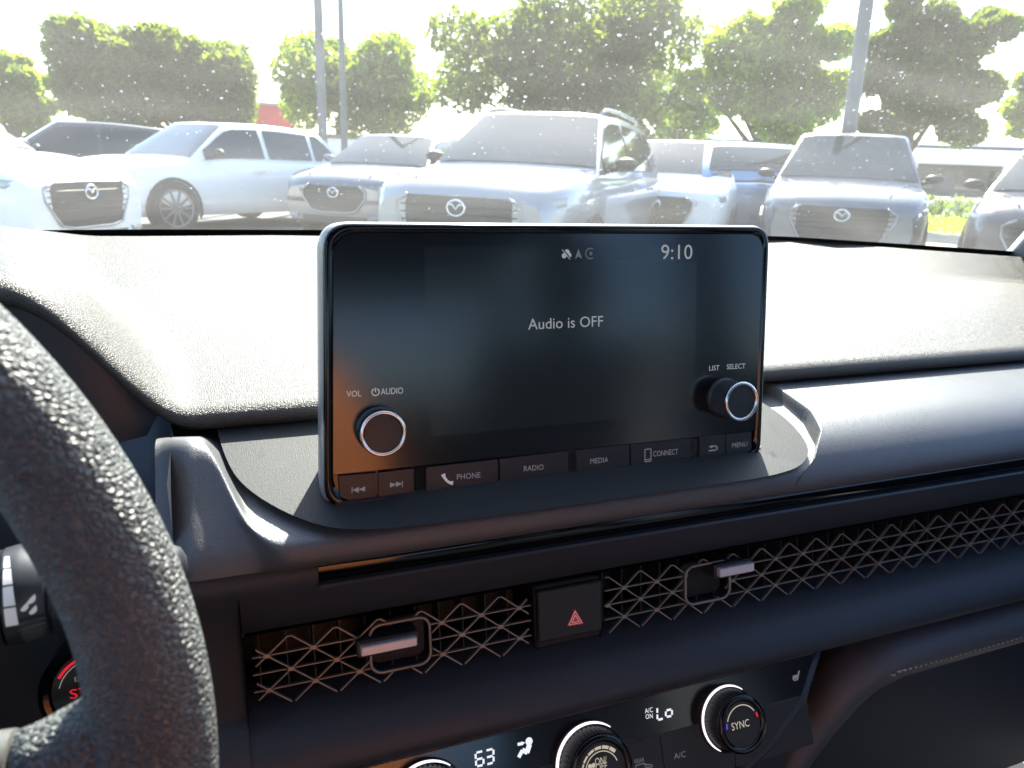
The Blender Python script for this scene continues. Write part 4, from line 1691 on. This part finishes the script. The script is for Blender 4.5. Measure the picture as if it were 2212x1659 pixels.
k1 = key(cb, [(325, 1095), (665, 1066), (667, 1322), (345, 1358)])
k2 = key(cb, [(677, 1064), (995, 1034), (995, 1284), (679, 1320)])
key(cb, [(1100, 1022), (1738, 950), (1740, 1182), (1100, 1258)], 'PHONE', (1372, 1132, 1580, 1112, 1082))
key(cb, [(1750, 948), (2430, 862), (2432, 1100), (1752, 1180)], 'RADIO', (1962, 1058, 2135, 1042, 1010))
key(cm, [(1518, 1258), (1910, 1215), (1912, 1362), (1520, 1408)], 'MEDIA', (1662, 1340, 1775, 1328, 1308))
key(c5, [(38, 1018), (698, 950), (698, 1212), (40, 1285)], 'CONNECT', (282, 1160, 556, 1132, 1100))
key(c5, [(797, 925), (1083, 910), (1083, 1190), (797, 1222)])
key(c5, [(1090, 908), (1370, 880), (1370, 1160), (1090, 1188)], 'MENU', (1152, 1062, 1318, 1044, 1010))
for f, pts in ((cb, [(1005, 1028), (1088, 1020), (1088, 1200), (1008, 1210)]), (c5, [(712, 960), (790, 953), (790, 1060), (712, 1070)])):
    q = MB()
    q.slab(DP, round_poly([dv(f, *z, -.0003) for z in pts], .0008, 3), -.001, -.0003, .0002)
    q.build('key_gap_trim', M['gloss'], D)
KH = .00115


def tri_mark(f, pts, parent, m='printdim'):
    q = MB()
    for t3 in pts:
        q.add([DP.w(*dv(f, *z, KH), KH) for z in t3], [tuple(range(len(t3)))])
    q.build('symbol', M[m], parent)


tri_mark(cb, [[(450, 1222), (508, 1195), (508, 1245)], [(505, 1218), (563, 1188), (563, 1236)], [(445, 1198), (452, 1198), (452, 1250), (445, 1250)]], k1)
tri_mark(cb, [[(783, 1155), (783, 1202), (840, 1172)], [(835, 1148), (835, 1196), (890, 1165)], [(888, 1142), (895, 1142), (895, 1194), (888, 1195)]], k2)
kk = [o for o in bpy.data.objects if o.name.startswith('key') and o.parent == D]
# phone handset
q = MB()
hp = [dv(cb, x, y, KH) for x, y in ((1250, 1082), (1262, 1112), (1285, 1142), (1312, 1158), (1338, 1160))]
rws = []
for i, (u, v) in enumerate(hp):
    w_ = (.0013, .0008, .0007, .0008, .0013)[i]
    t_ = ((hp[min(i + 1, 4)][0] - hp[max(i - 1, 0)][0]), (hp[min(i + 1, 4)][1] - hp[max(i - 1, 0)][1]))
    L_ = math.hypot(*t_)
    rws.append([DP.w(u - t_[1] / L_ * w_, v + t_[0] / L_ * w_, KH), DP.w(u + t_[1] / L_ * w_, v - t_[0] / L_ * w_, KH)])
q.grid(rws)
q.build('handset_symbol', M['print'], kk[2])
q = MB()
a_, b_ = dv(c5, 192, 1215, KH), dv(c5, 260, 1073, KH)
flat_line(q, DP, [a_, (b_[0], a_[1]), b_, (a_[0], b_[1]), a_], .0006, KH)
flat_line(q, DP, [(a_[0], a_[1] + .0012), (b_[0], a_[1] + .0012)], .0005, KH + .00003)
q.build('mobile_symbol', M['printdim'], kk[5])
q = MB()
w0 = [dv(c5, x, y, KH) for x, y in ((895, 1094), (960, 1090), (985, 1080), (990, 1060), (975, 1043), (925, 1046))]
flat_line(q, DP, w0, .0009, KH)
q.add([DP.w(*dv(c5, x, y, KH), KH) for x, y in ((893, 1052), (935, 1030), (935, 1068))], [(0, 1, 2)])
q.build('return_symbol', M['printdim'], kk[6])


def dial(cuv, r, depth, parent, ribs):
    u, v = cuv
    n = thing if False else None
    q = MB()
    q.lathe(DP, u, v, [(r * 1.04, .0012), (r * 1.04, .003), (r * .93, .0045)], 48)
    kb = q.build('knob', M['button'], parent, smooth=True, auto=40)
    q = MB()
    if ribs == 'ribbed':
        rows = []
        for hh in (.0028, .006, depth - .003, depth - .0014):
            rows.append([DP.w(u + (r * .93 + (.0005 if k % 4 < 2 else -.0002)) * math.cos(2 * math.pi * k / 160), v + (r * .93 + (.0005 if k % 4 < 2 else -.0002)) * math.sin(2 * math.pi * k / 160), hh) for k in range(160)])
        q.grid(rows, close=True)
    else:
        q.lathe(DP, u, v, [(r * .93, .0028), (r * .93, depth - .0014)], 64)
        for ring in range(9):
            hh = .0045 + ring * (depth - .008) / 8
            for k in range(44):
                a = 2 * math.pi * (k + .5 * (ring % 2)) / 44
                c_ = (u + (r * .93) * math.cos(a), v + (r * .93) * math.sin(a))
                da = .016
                pts = []
                for dd, dh in ((-1, 0), (0, .00075), (1, 0), (0, -.00075)):
                    aa = a + dd * .045
                    pts.append(DP.w(u + r * .93 * math.cos(aa), v + r * .93 * math.sin(aa), hh + dh))
                tip = DP.w(u + (r * .93 + .00055) * math.cos(a), v + (r * .93 + .00055) * math.sin(a), hh)
                q.add(pts + [tip], [(0, 1, 4), (1, 2, 4), (2, 3, 4), (3, 0, 4)])
    q.build('grip', M['stalk'], kb, smooth=(ribs == 'ribbed'), auto=25)
    q = MB()
    prof = [(r * .93, depth - .0016), (r * .985, depth - .0008), (r * 1.0, depth), (r * .98, depth + .0009), (r * .92, depth + .0013), (r * .86, depth + .0011), (r * .82, depth + .0004), (r * .81, depth - .0008)]
    q.lathe(DP, u, v, prof, 72)
    q.build('ring', M['chrome'], kb, smooth=True)
    q = MB()
    q.lathe(DP, u, v, [(r * .82, depth - .0008), (r * .80, depth - .0002), (r * .4, depth - .0001), (.0002, depth)], 48, cap=True)
    q.build('cap', M['button'], kb, smooth=True, auto=40)
    return kb


dpt = .0135
dl = dv(cb, 725, 725, dpt)
rl = (dv(cb, 932, 725, dpt)[0] - dv(cb, 518, 725, dpt)[0]) / 2
dial(dl, rl, dpt, D, 'ribbed')
dr = dv(c5, 1256, 552, dpt + .006)
rr_ = (dv(c5, 1440, 552, dpt + .006)[0] - dv(c5, 1070, 552, dpt + .006)[0]) / 2
dial(dr, (rl + rr_) / 2, dpt + .006, D, 'dotted')
print('dials', dl, rl, dr, rr_)
# black foot below the display
b = MB()
foot = [(.020 + .0137, .372), (.040, .352), (.30, .352), (.322, .356), (.334, .366), (.336, .378), (.325, .42), (.04, .42)]
pf = [[(x, y, z) for x, y in foot] for z in (.975, .992)]
b.grid(pf, close=True)
b.f.append(tuple(range(len(foot), 2 * len(foot))))
b.build('foot', M['stalk'], D)

# ------------------------------------------------------------------ climate panel
CP = Pl((0, .33, .832), 27)
CLM = thing('climate_control_panel', 'sloping black climate panel with lit dials and read-outs', 'control panel', (.2, .31, .79))
cz = crop(1600, 2560, 1700)
ck = crop(2500, 2600, 700)
cl_ = crop(1800, 2800, 900)
# outline
ct = CP.uv(1763, 1405)[1]
tr_ = CP.uv(1763, 1406)
q1_ = CP.uv(1715, 1520)
q2_ = CP.uv(1650, 1600)
q3_ = CP.uv(1540, 1659)
tl_y = CP.uv(1100, 1560)
poly = [(-.01, tr_[1]), (tr_[0] - .004, tr_[1]), (tr_[0], tr_[1] - .003), (q1_[0] + .002, q1_[1]), (q2_[0], q2_[1]), (q3_[0], q3_[1] - .01), (.20, -.125), (-.01, -.125)]
print('climate poly', poly)
b = MB()
b.slab(CP, poly, -.01, 0.0, .0006)
b.build('panel', M['gloss'] if False else M['smooth'], CLM)
# glossy upper band and matt key band
band_y = CP.uv(*cz(1330, 470))[1]
up_poly = [(-.005, tr_[1] - .0012), (tr_[0] - .0055, tr_[1] - .0012), (CP.uv(*cz(2085, 255))[0], CP.uv(*cz(2085, 255))[1]), (-.005, CP.uv(*cz(2085, 255))[1])]
bv = (CP.uv(*cz(1530, 425))[1] + CP.uv(*cz(1180, 525))[1]) / 2
up_poly = [(-.005, tr_[1] - .0012), (tr_[0] - .0055, tr_[1] - .0012), (tr_[0] - .010, bv + .0006), (-.005, bv + .0006)]
b = MB()
b.slab(CP, up_poly, -.001, .0008, .0003)
b.build('display_band', M['glass_black'], CLM)
edge_l = MB()
flat_line(edge_l, CP, [(-.005, tr_[1] - .0006), (tr_[0] - .005, tr_[1] - .0006)], .0006, .0011)
edge_l.build('edge_trim', M['silver'], CLM)
cuts = [-.01, CP.uv(*cz(1340, 560))[0] - .040, CP.uv(*cz(1345, 560))[0], CP.uv(*cz(1345, 560))[0] + .055, tr_[0] - .016]
for a_, b_ in zip(cuts[:-1], cuts[1:]):
    q = MB()
    q.slab(CP, rrect(a_ + .0004, bv - .034, b_ - .0004, bv - .0003, .001, 3), -.001, .0007, .0004)
    q.build('key', M['button'], CLM)
CH = .00105


def cuv(f, x, y, hh=CH):
    return CP.uv(*f(x, y), hh)


def ctext(txt, f, x0, y0, x1, y1, ytop, m, parent=CLM, hh=CH, pl=CP):
    a, b_ = pl.uv(*f(x0, y0), hh), pl.uv(*f(x1, y1), hh)
    t_ = pl.uv(*f(x0, ytop), hh)
    lettering(txt, pl, a, b_, t_[1] - a[1], hh, M[m], parent)


ctext('A/C', ck, 222, 768, 322, 748, 705, 'led')
ctext('ON', ck, 230, 838, 320, 826, 778, 'led')
ctext('A/C', ck, 588, 1345, 735, 1312, 1270, 'printdim')
ctext('REAR', ck, 92, 1400, 216, 1372, 1345, 'printdim')
# rear defroster symbol
q = MB()
rp = [cuv(ck, x, y) for x, y in ((105, 1470), (105, 1425), (190, 1398), (222, 1398), (222, 1440))]
flat_line(q, CP, rp, .0006, CH)
rp = [cuv(ck, x, y) for x, y in ((225, 1410), (300, 1412), (318, 1428), (300, 1442), (228, 1445))]
flat_line(q, CP, rp, .0006, CH)
q.build('defrost_symbol', M['printdim'], CLM)


def segs(f, P_, on, m='led', w=.0013):
    """seven-segment digit from its corner points: P_ = (tl, tr, bl, br) in crop pixels"""
    tl, tr, bl, br = [cuv(f, *z) for z in P_]
    ml = ((tl[0] + bl[0]) / 2, (tl[1] + bl[1]) / 2)
    mr = ((tr[0] + br[0]) / 2, (tr[1] + br[1]) / 2)
    S = {'a': (tl, tr), 'b': (tr, mr), 'c': (mr, br), 'd': (bl, br), 'e': (ml, bl), 'f': (tl, ml), 'g': (ml, mr)}
    for k in on:
        a, b_ = S[k]
        q = MB()
        g = .13
        a2 = (lerp(a[0], b_[0], g), lerp(a[1], b_[1], g))
        b2 = (lerp(a[0], b_[0], 1 - g), lerp(a[1], b_[1], 1 - g))
        flat_line(q, CP, [a2, b2], w, CH)
        q.build('digit_segment', M[m], CLM)


segs(cl_, ((232, 492), (308, 472), (240, 625), (312, 608)), 'acdefg')
segs(cl_, ((330, 470), (408, 450), (340, 605), (410, 585)), 'abcdg')
segs(ck, ((375, 690), (450, 670), (378, 850), (455, 830)), 'fed', w=.0014)
segs(ck, ((480, 650), (560, 630), (484, 812), (562, 796)), 'cdeg', w=.0014)
# seated figure with arrow
q = MB()
ff = lambda x, y: cuv(cl_, x, y)
a_ = ff(757, 378)
disc(q, CP, a_[0], a_[1], .0024, CH)
flat_line(q, CP, [ff(762, 408), ff(735, 490)], .0033, CH + .00002)
flat_line(q, CP, [ff(742, 488), ff(690, 462)], .0028, CH + .00004)
flat_line(q, CP, [ff(692, 465), ff(655, 535)], .0024, CH + .00006)
flat_line(q, CP, [ff(645, 408), ff(685, 400)], .0018, CH)
q.add([CP.w(*ff(x, y), CH) for x, y in ((682, 378), (718, 390), (685, 422))], [(0, 1, 2)])
q.build('airflow_symbol', M['led'], CLM)
# heated seat symbol
q = MB()
gg = lambda x, y: cuv(ck, x, y)
flat_line(q, CP, [gg(2162, 228), gg(2140, 330)], .0014, CH)
flat_line(q, CP, [gg(2150, 335), gg(2100, 352), gg(2078, 320)], .0010, CH + .00002)
q.add([CP.w(*gg(x, y), CH) for x, y in ((2080, 292), (2135, 275), (2138, 325), (2085, 340))], [(0, 1, 2, 3)])
q.build('seat_symbol', M['printdim'], CLM)


def cdial(u, v, r, depth, arc0=118, arc1=262):
    q = MB()
    q.lathe(CP, u, v, [(r * 1.03, .0005), (r * 1.03, .0018), (r * .97, .0026)], 56)
    k = q.build('dial', M['deep'], CLM, smooth=True, auto=40)
    q = MB()
    n = 48
    a0, a1 = R(48), R(242)
    rows = []
    for rr, hh in ((1.0, .0027), (.5, .0029)):
        pass
    ro, ri = [], []
    for i in range(n + 1):
        t = i / n
        a = lerp(a0, a1, t)
        w = .075 * r * math.sin(math.pi * min(1, max(0.02, t))) ** .5 + .01 * r
        ro.append(CP.w(u + r * math.cos(a), v + r * math.sin(a), .0028))
        ri.append(CP.w(u + (r - w) * math.cos(a), v + (r - w) * math.sin(a), .0030))
    q.grid([ro, ri], flip=True)
    q.build('light_ring', M['arc'], k)
    q = MB()
    rows = []
    m_ = 180
    for hh, rr in ((.002, r * .90), (depth - .004, r * .84), (depth - .002, r * .83)):
        rows.append([CP.w(u + (rr + (.0003 if j % 4 < 2 else -.0002)) * math.cos(2 * math.pi * j / m_), v + (rr + (.0003 if j % 4 < 2 else -.0002)) * math.sin(2 * math.pi * j / m_), hh) for j in range(m_)])
    q.grid(rows, close=True)
    q.build('grip', M['stalk'], k, smooth=True, auto=25)
    q = MB()
    q.lathe(CP, u, v, [(r * .83, depth - .0024), (r * .86, depth - .001), (r * .84, depth + .0004), (r * .76, depth + .001), (r * .68, depth + .0004), (r * .66, depth - .0006)], 64)
    q.build('ring', M['gloss'], k, smooth=True)
    q = MB()
    q.lathe(CP, u, v, [(r * .67, depth - .0006), (r * .4, depth - .0004), (.0002, depth - .0003)], 48, cap=True)
    q.build('cap', M['button'], k, smooth=True)
    return k


kd = .018
# ring centres from their visible arcs
s0 = CP.uv(*ck(918, 830), .0028)
s1 = CP.uv(*ck(1320, 405), .0028)
rad = None
def fit_circle(pts):
    A = np.array([[2 * a, 2 * b_, 1] for a, b_ in pts])
    y = np.array([a * a + b_ * b_ for a, b_ in pts])
    s = np.linalg.lstsq(A, y, rcond=None)[0]
    return s[0], s[1], math.sqrt(s[2] + s[0] ** 2 + s[1] ** 2)
cs = fit_circle([CP.uv(*ck(*q), .0028) for q in ((918, 850), (940, 720), (1010, 590), (1130, 470), (1250, 412), (1340, 405), (1430, 430), (940, 960), (1000, 1085), (1070, 1165))])
cf = fit_circle([CP.uv(*cl_(*q), .0028) for q in ((1018, 600), (1035, 500), (1080, 390), (1150, 295), (1250, 215), (1340, 182), (1430, 180), (1500, 205))])
print('climate dials', cs, cf)
rdial = (cs[2] + cf[2]) / 2
KS = cdial(cs[0], cs[1], cs[2], kd)
KF = cdial(cf[0], cf[1], cf[2], kd)
clf = CP.uv(*cz(115, 612), .0028)
KD = cdial(clf[0], cs[1] if abs(cs[1] - cf[1]) < .02 else cf[1], rdial, kd)
lettering('SYNC', CP, CP.uv(*ck(1318, 985), kd), CP.uv(*ck(1538, 925), kd), .0047, kd + .0001, M['ledbrown'], KS)
def arc_line(u, v, r, a0, a1, w, hh, m, parent, name, n=16):
    q = MB()
    flat_line(q, CP, [(u + r * math.cos(R(lerp(a0, a1, i / n))), v + r * math.sin(R(lerp(a0, a1, i / n)))) for i in range(n + 1)], w, hh)
    q.build(name, m, parent)
arc_line(cs[0], cs[1], cs[2] * .56, 160, 32, .0007, kd + .0001, M['ledbrown'], KS, 'scale_mark')
arc_line(cs[0], cs[1], cs[2] * .58, 24, 10, .0013, kd + .0001, M['redlit'], KS, 'warm_mark')
arc_line(cs[0], cs[1], cs[2] * .58, 166, 182, .0013, kd + .0001, M['bluelit'], KS, 'cool_mark')
for i in range(6):
    a1_ = 170 - i * 22
    arc_line(cf[0], cf[1], cf[2] * .55, a1_, a1_ - 19, .0022 * (.5 + i * .1), kd + .0001, M['ledbrown'], KF, 'fan_mark', 5)
arc_line(cf[0], cf[1], cf[2] * .46, 175, 18, .0006, kd + .0001, M['ledbrown'], KF, 'scale_mark')
lettering('ON/', CP, CP.uv(*cl_(1405, 612), kd), CP.uv(*cl_(1518, 590), kd), .0040, kd + .0001, M['ledbrown'], KF)
lettering('OFF', CP, CP.uv(*cl_(1412, 668), kd), CP.uv(*cl_(1522, 648), kd), .0040, kd + .0001, M['ledbrown'], KF)
q = MB()
a_ = CP.uv(*cl_(1372, 632), kd)
disc(q, CP, a_[0] - .0012, a_[1] + .0008, .0014, kd + .0001)
disc(q, CP, a_[0] + .0012, a_[1] + .0008, .0014, kd + .00012)
q.build('fan_symbol', M['ledbrown'], KF)
# cheek framing the panel at its right side
b = MB()
fr_pts = [(tr_[0] + .004, tr_[1] + .004), (q1_[0] + .007, q1_[1]), (q2_[0] + .008, q2_[1] - .002), (q3_[0] + .006, q3_[1] - .016)]
b.tube([CP.w(u, v, -.002) for u, v in fr_pts], .004, 10)
b.build('side_rail', M['lower'], CLM, smooth=True)

# ------------------------------------------------------------------ start button behind the wheel
SB = thing('start_button', 'round engine start button with red lit ring behind the wheel rim', 'button', (-.10, .40, .9))
SP = Pl((0, .40, .90), 12)
sc_ = crop(0, 2550, 400)
su, sv = SP.uv(214, 1486)
b = MB()
b.lathe(SP, su, sv, [(.030, -.02), (.030, .001), (.027, .003), (.0245, .002), (.0235, 0), (.01, 0), (.0005, 0)], 40, cap=True)
b.build('button', M['gloss'], SB, smooth=True, auto=30)
b = MB()
flat_line(b, SP, [(su + .0215 * math.cos(R(a)), sv + .0215 * math.sin(R(a))) for a in range(150, 60, -6)], .0016, .0022)
b.build('red_ring', M['redlit'], SB)
b = MB()
flat_line(b, SP, [(su + .0195 * math.cos(R(a)), sv + .0195 * math.sin(R(a))) for a in range(165, 60, -6)], .0005, .0022)
b.build('ring_line', M['print'], SB)
lettering('ENGINE', SP, (su - .0115, sv + .0065), (su + .0115, sv + .0065), .003, .0008, M['printdim'], SB)
lettering('START', SP, (su - .0145, sv - .0030), (su + .0145, sv - .0030), .0055, .0008, M['redlit'], SB)
lettering('STOP', SP, (su - .0120, sv - .0115), (su + .0120, sv - .0115), .0055, .0008, M['redlit'], SB)

# ------------------------------------------------------------------ wiper stalk
STK = thing('wiper_stalk', 'black wiper stalk with white marks reaching out behind the wheel', 'stalk', (-.2, .27, 1.0))
def P3(px, py, y):
    d = ray(px, py)
    return EYE + d * (y / d[1])
ax0 = P3(-160, 1318, .275)
ax1 = P3(405, 1222, .285)
axd = (ax1 - ax0)
AL = np.linalg.norm(axd)
axd = axd / AL
upv = np.array([0, 0, 1.0]) - axd[2] * axd
upv /= np.linalg.norm(upv)
sdv = np.cross(axd, upv)
if sdv[1] > 0:
    sdv = -sdv       # towards the driver


def stk(s, r, a):
    return tuple(ax0 + axd * s + upv * r * math.sin(a) + sdv * r * math.cos(a))


def s_of(px):
    lo, hi = 0.0, AL
    for _ in range(40):
        m_ = (lo + hi) / 2
        v_ = RW.T @ (ax0 + axd * m_ - EYE)
        x = CX + F * v_[0] / -v_[2]
        if x < px:
            lo = m_
        else:
            hi = m_
    return lo


sA, sB, sC, sD = s_of(17), s_of(112), s_of(190), s_of(418)
rk = .0178
def ring_(s, r, n=48, rib=0.0):
    return [stk(s, r + (rib if (rib and k % 2 and math.sin(2 * math.pi * k / n) < -.05) else 0), 2 * math.pi * k / n) for k in range(n)]
b = MB()
b.grid([ring_(0, .012), ring_(sA - .012, .0135), ring_(sA - .003, rk - .001), ring_(sA - .0008, rk - .0004), ring_(sA - .0004, rk - .003), ring_(sA + .001, rk - .003)], close=True)
b.build('lever', M['stalk'], STK, smooth=True, auto=40)
b = MB()
b.grid([ring_(sA + .0002, rk - .002, 96), ring_(sA + .0004, rk, 96), ring_(sA + .004, rk + .0006, 96), ring_(sA + .006, rk + .0006, 96, -.0009), ring_(sB - .003, rk - .0003, 96, -.0009), ring_(sB - .001, rk - .0008, 96), ring_(sB, rk - .003, 96)], close=True)
b.build('turn_ring', M['stalk'], STK, smooth=True, auto=30)
b = MB()
b.grid([ring_(sB, rk - .003), ring_(sB + .0006, rk - .003), ring_(sB + .001, rk - .0015), ring_(sC, rk - .004), ring_(sD - .02, .0105), ring_(sD - .006, .0100), ring_(sD - .002, .008), ring_(sD, .004), ring_(sD, .0005)], close=True)
b.build('tip', M['stalk'], STK, smooth=True, auto=40)
# white wedge marks
ra = rk + .0009
LR = sB - sA
for a0, a1, w0, w1 in ((-4, 17, .27 * LR, .25 * LR), (19, 40, .25 * LR, .21 * LR), (42, 60, .21 * LR, .16 * LR), (62, 78, .15 * LR, .10 * LR)):
    b = MB()
    rows = []
    for i in range(6):
        a = R(lerp(a0, a1, i / 5))
        w_ = lerp(w0, w1, i / 5)
        rows.append([stk(sA + .10 * LR, ra, a), stk(sA + .10 * LR + w_, ra, a)])
    b.grid(rows)
    b.build('speed_mark', M['print'], STK)
for ds, a in ((.54, 14), (.70, 21), (.71, 9)):
    b = MB()
    pts = []
    for k in range(12):
        q_ = 2 * math.pi * k / 12
        rr = .0011
        x_, y_ = rr * math.cos(q_), rr * math.sin(q_)
        if math.sin(q_) > .3:
            x_ *= 1 - (math.sin(q_) - .3) * 1.3
            y_ *= 1.9
        pts.append((x_ + y_ * .5, y_))
    b.add([stk(sA + ds * LR + x_, ra + .0001, R(a) + y_ / ra) for x_, y_ in pts], [tuple(range(12))])
    b.build('drop_mark', M['print'], STK)

# ------------------------------------------------------------------ steering wheel
SW = thing('steering_wheel', 'dark pebbled leather steering wheel, close up at the left', 'steering wheel', (-.219, .188, 1.008))
wc = np.array([-.2192, .1883, 1.0082])
wt = .193
RR = .1888


def wpt(th, r=RR, off=0.0):
    u = np.array([1.0, 0, 0])
    v = np.array([0, math.sin(wt), math.cos(wt)])
    n = np.array([0, -math.cos(wt), math.sin(wt)])
    return wc + u * r * math.cos(th) + v * r * math.sin(th) + n * off


def rimsec(th, seg=40):
    e = np.array([1.0, 0, 0]) * math.cos(th) + np.array([0, math.sin(wt), math.cos(wt)]) * math.sin(th)
    n = np.array([0, -math.cos(wt), math.sin(wt)])
    c_ = wpt(th)
    deg = math.degrees(th)
    deg = (deg + 180) % 360 - 180
    # the rim thickens into a thumb rest either side of the spoke
    g = math.exp(-((deg - 18) / 12) ** 2)
    g2 = math.exp(-((deg + 2) / 9) ** 2)
    rr = .0150
    out = []
    for k in range(seg):
        a = 2 * math.pi * k / seg
        ra_ = rr * (1 + .0 * g)
        inward = max(0, -math.cos(a))
        ra_ += inward * (.0012 * g + .004 * g2)
        out.append(tuple(c_ + e * ra_ * math.cos(a) + n * ra_ * 1.05 * math.sin(a)))
    return out


b = MB()
N = 200
rows = [rimsec(2 * math.pi * i / N) for i in range(N + 1)]
b.grid(rows, close=True)
b.build('rim', M['leather'], SW, smooth=True)
# spoke arm wrapped in the same leather, then a grey trim
def spoke_sec(x, zc, hz_, hy, yoff, seg=24):
    n = np.array([0, -math.cos(wt), math.sin(wt)])
    v = np.array([0, math.sin(wt), math.cos(wt)])
    c_ = wc + np.array([1.0, 0, 0]) * x + v * zc + n * yoff
    return [tuple(c_ + v * hz_ * math.sin(a) * (abs(math.sin(a)) ** -.3 if abs(math.sin(a)) > .05 else 1) + n * hy * math.cos(a)) for a in [2 * math.pi * k / seg for k in range(seg)]]


b = MB()
b.grid([spoke_sec(RR - .002, -.002, .030, .011, 0), spoke_sec(RR - .010, -.004, .026, .012, .0), spoke_sec(RR - .020, -.007, .021, .012, -.001), spoke_sec(RR - .030, -.010, .019, .012, -.003), spoke_sec(RR - .036, -.011, .018, .0115, -.004)], close=True)
b.f.append(tuple(len(b.v) - 24 + j for j in range(24)))
b.build('spoke', M['leather'], SW, smooth=True)
b = MB()
b.grid([spoke_sec(RR - .0365, -.011, .017, .0105, -.005), spoke_sec(RR - .037, -.011, .0185, .0118, -.004), spoke_sec(RR - .06, -.012, .020, .013, -.006), spoke_sec(RR - .10, -.014, .028, .016, -.010)], close=True)
b.build('spoke_trim', M['spoke'], SW, smooth=True, auto=40)
b = MB()
b.grid([spoke_sec(RR - .10, -.014, .05, .02, -.012), spoke_sec(.03, -.015, .065, .03, -.015), spoke_sec(-.03, -.015, .065, .03, -.015), spoke_sec(-RR + .08, -.014, .05, .02, -.012), spoke_sec(-RR + .005, -.005, .02, .012, 0)], close=True)
b.build('hub', M['lower'], SW, smooth=True)
b = MB()
c0 = wc + np.array([0, .03, -.02])
b.tube([tuple(wc + np.array([0, .02, -.02])), (wc[0], .36, .93), (wc[0], .50, .88)], [.05, .065, .065], 20)
b.build('column', M['lower'], SW, smooth=True)
print('objects', len(bpy.data.objects))
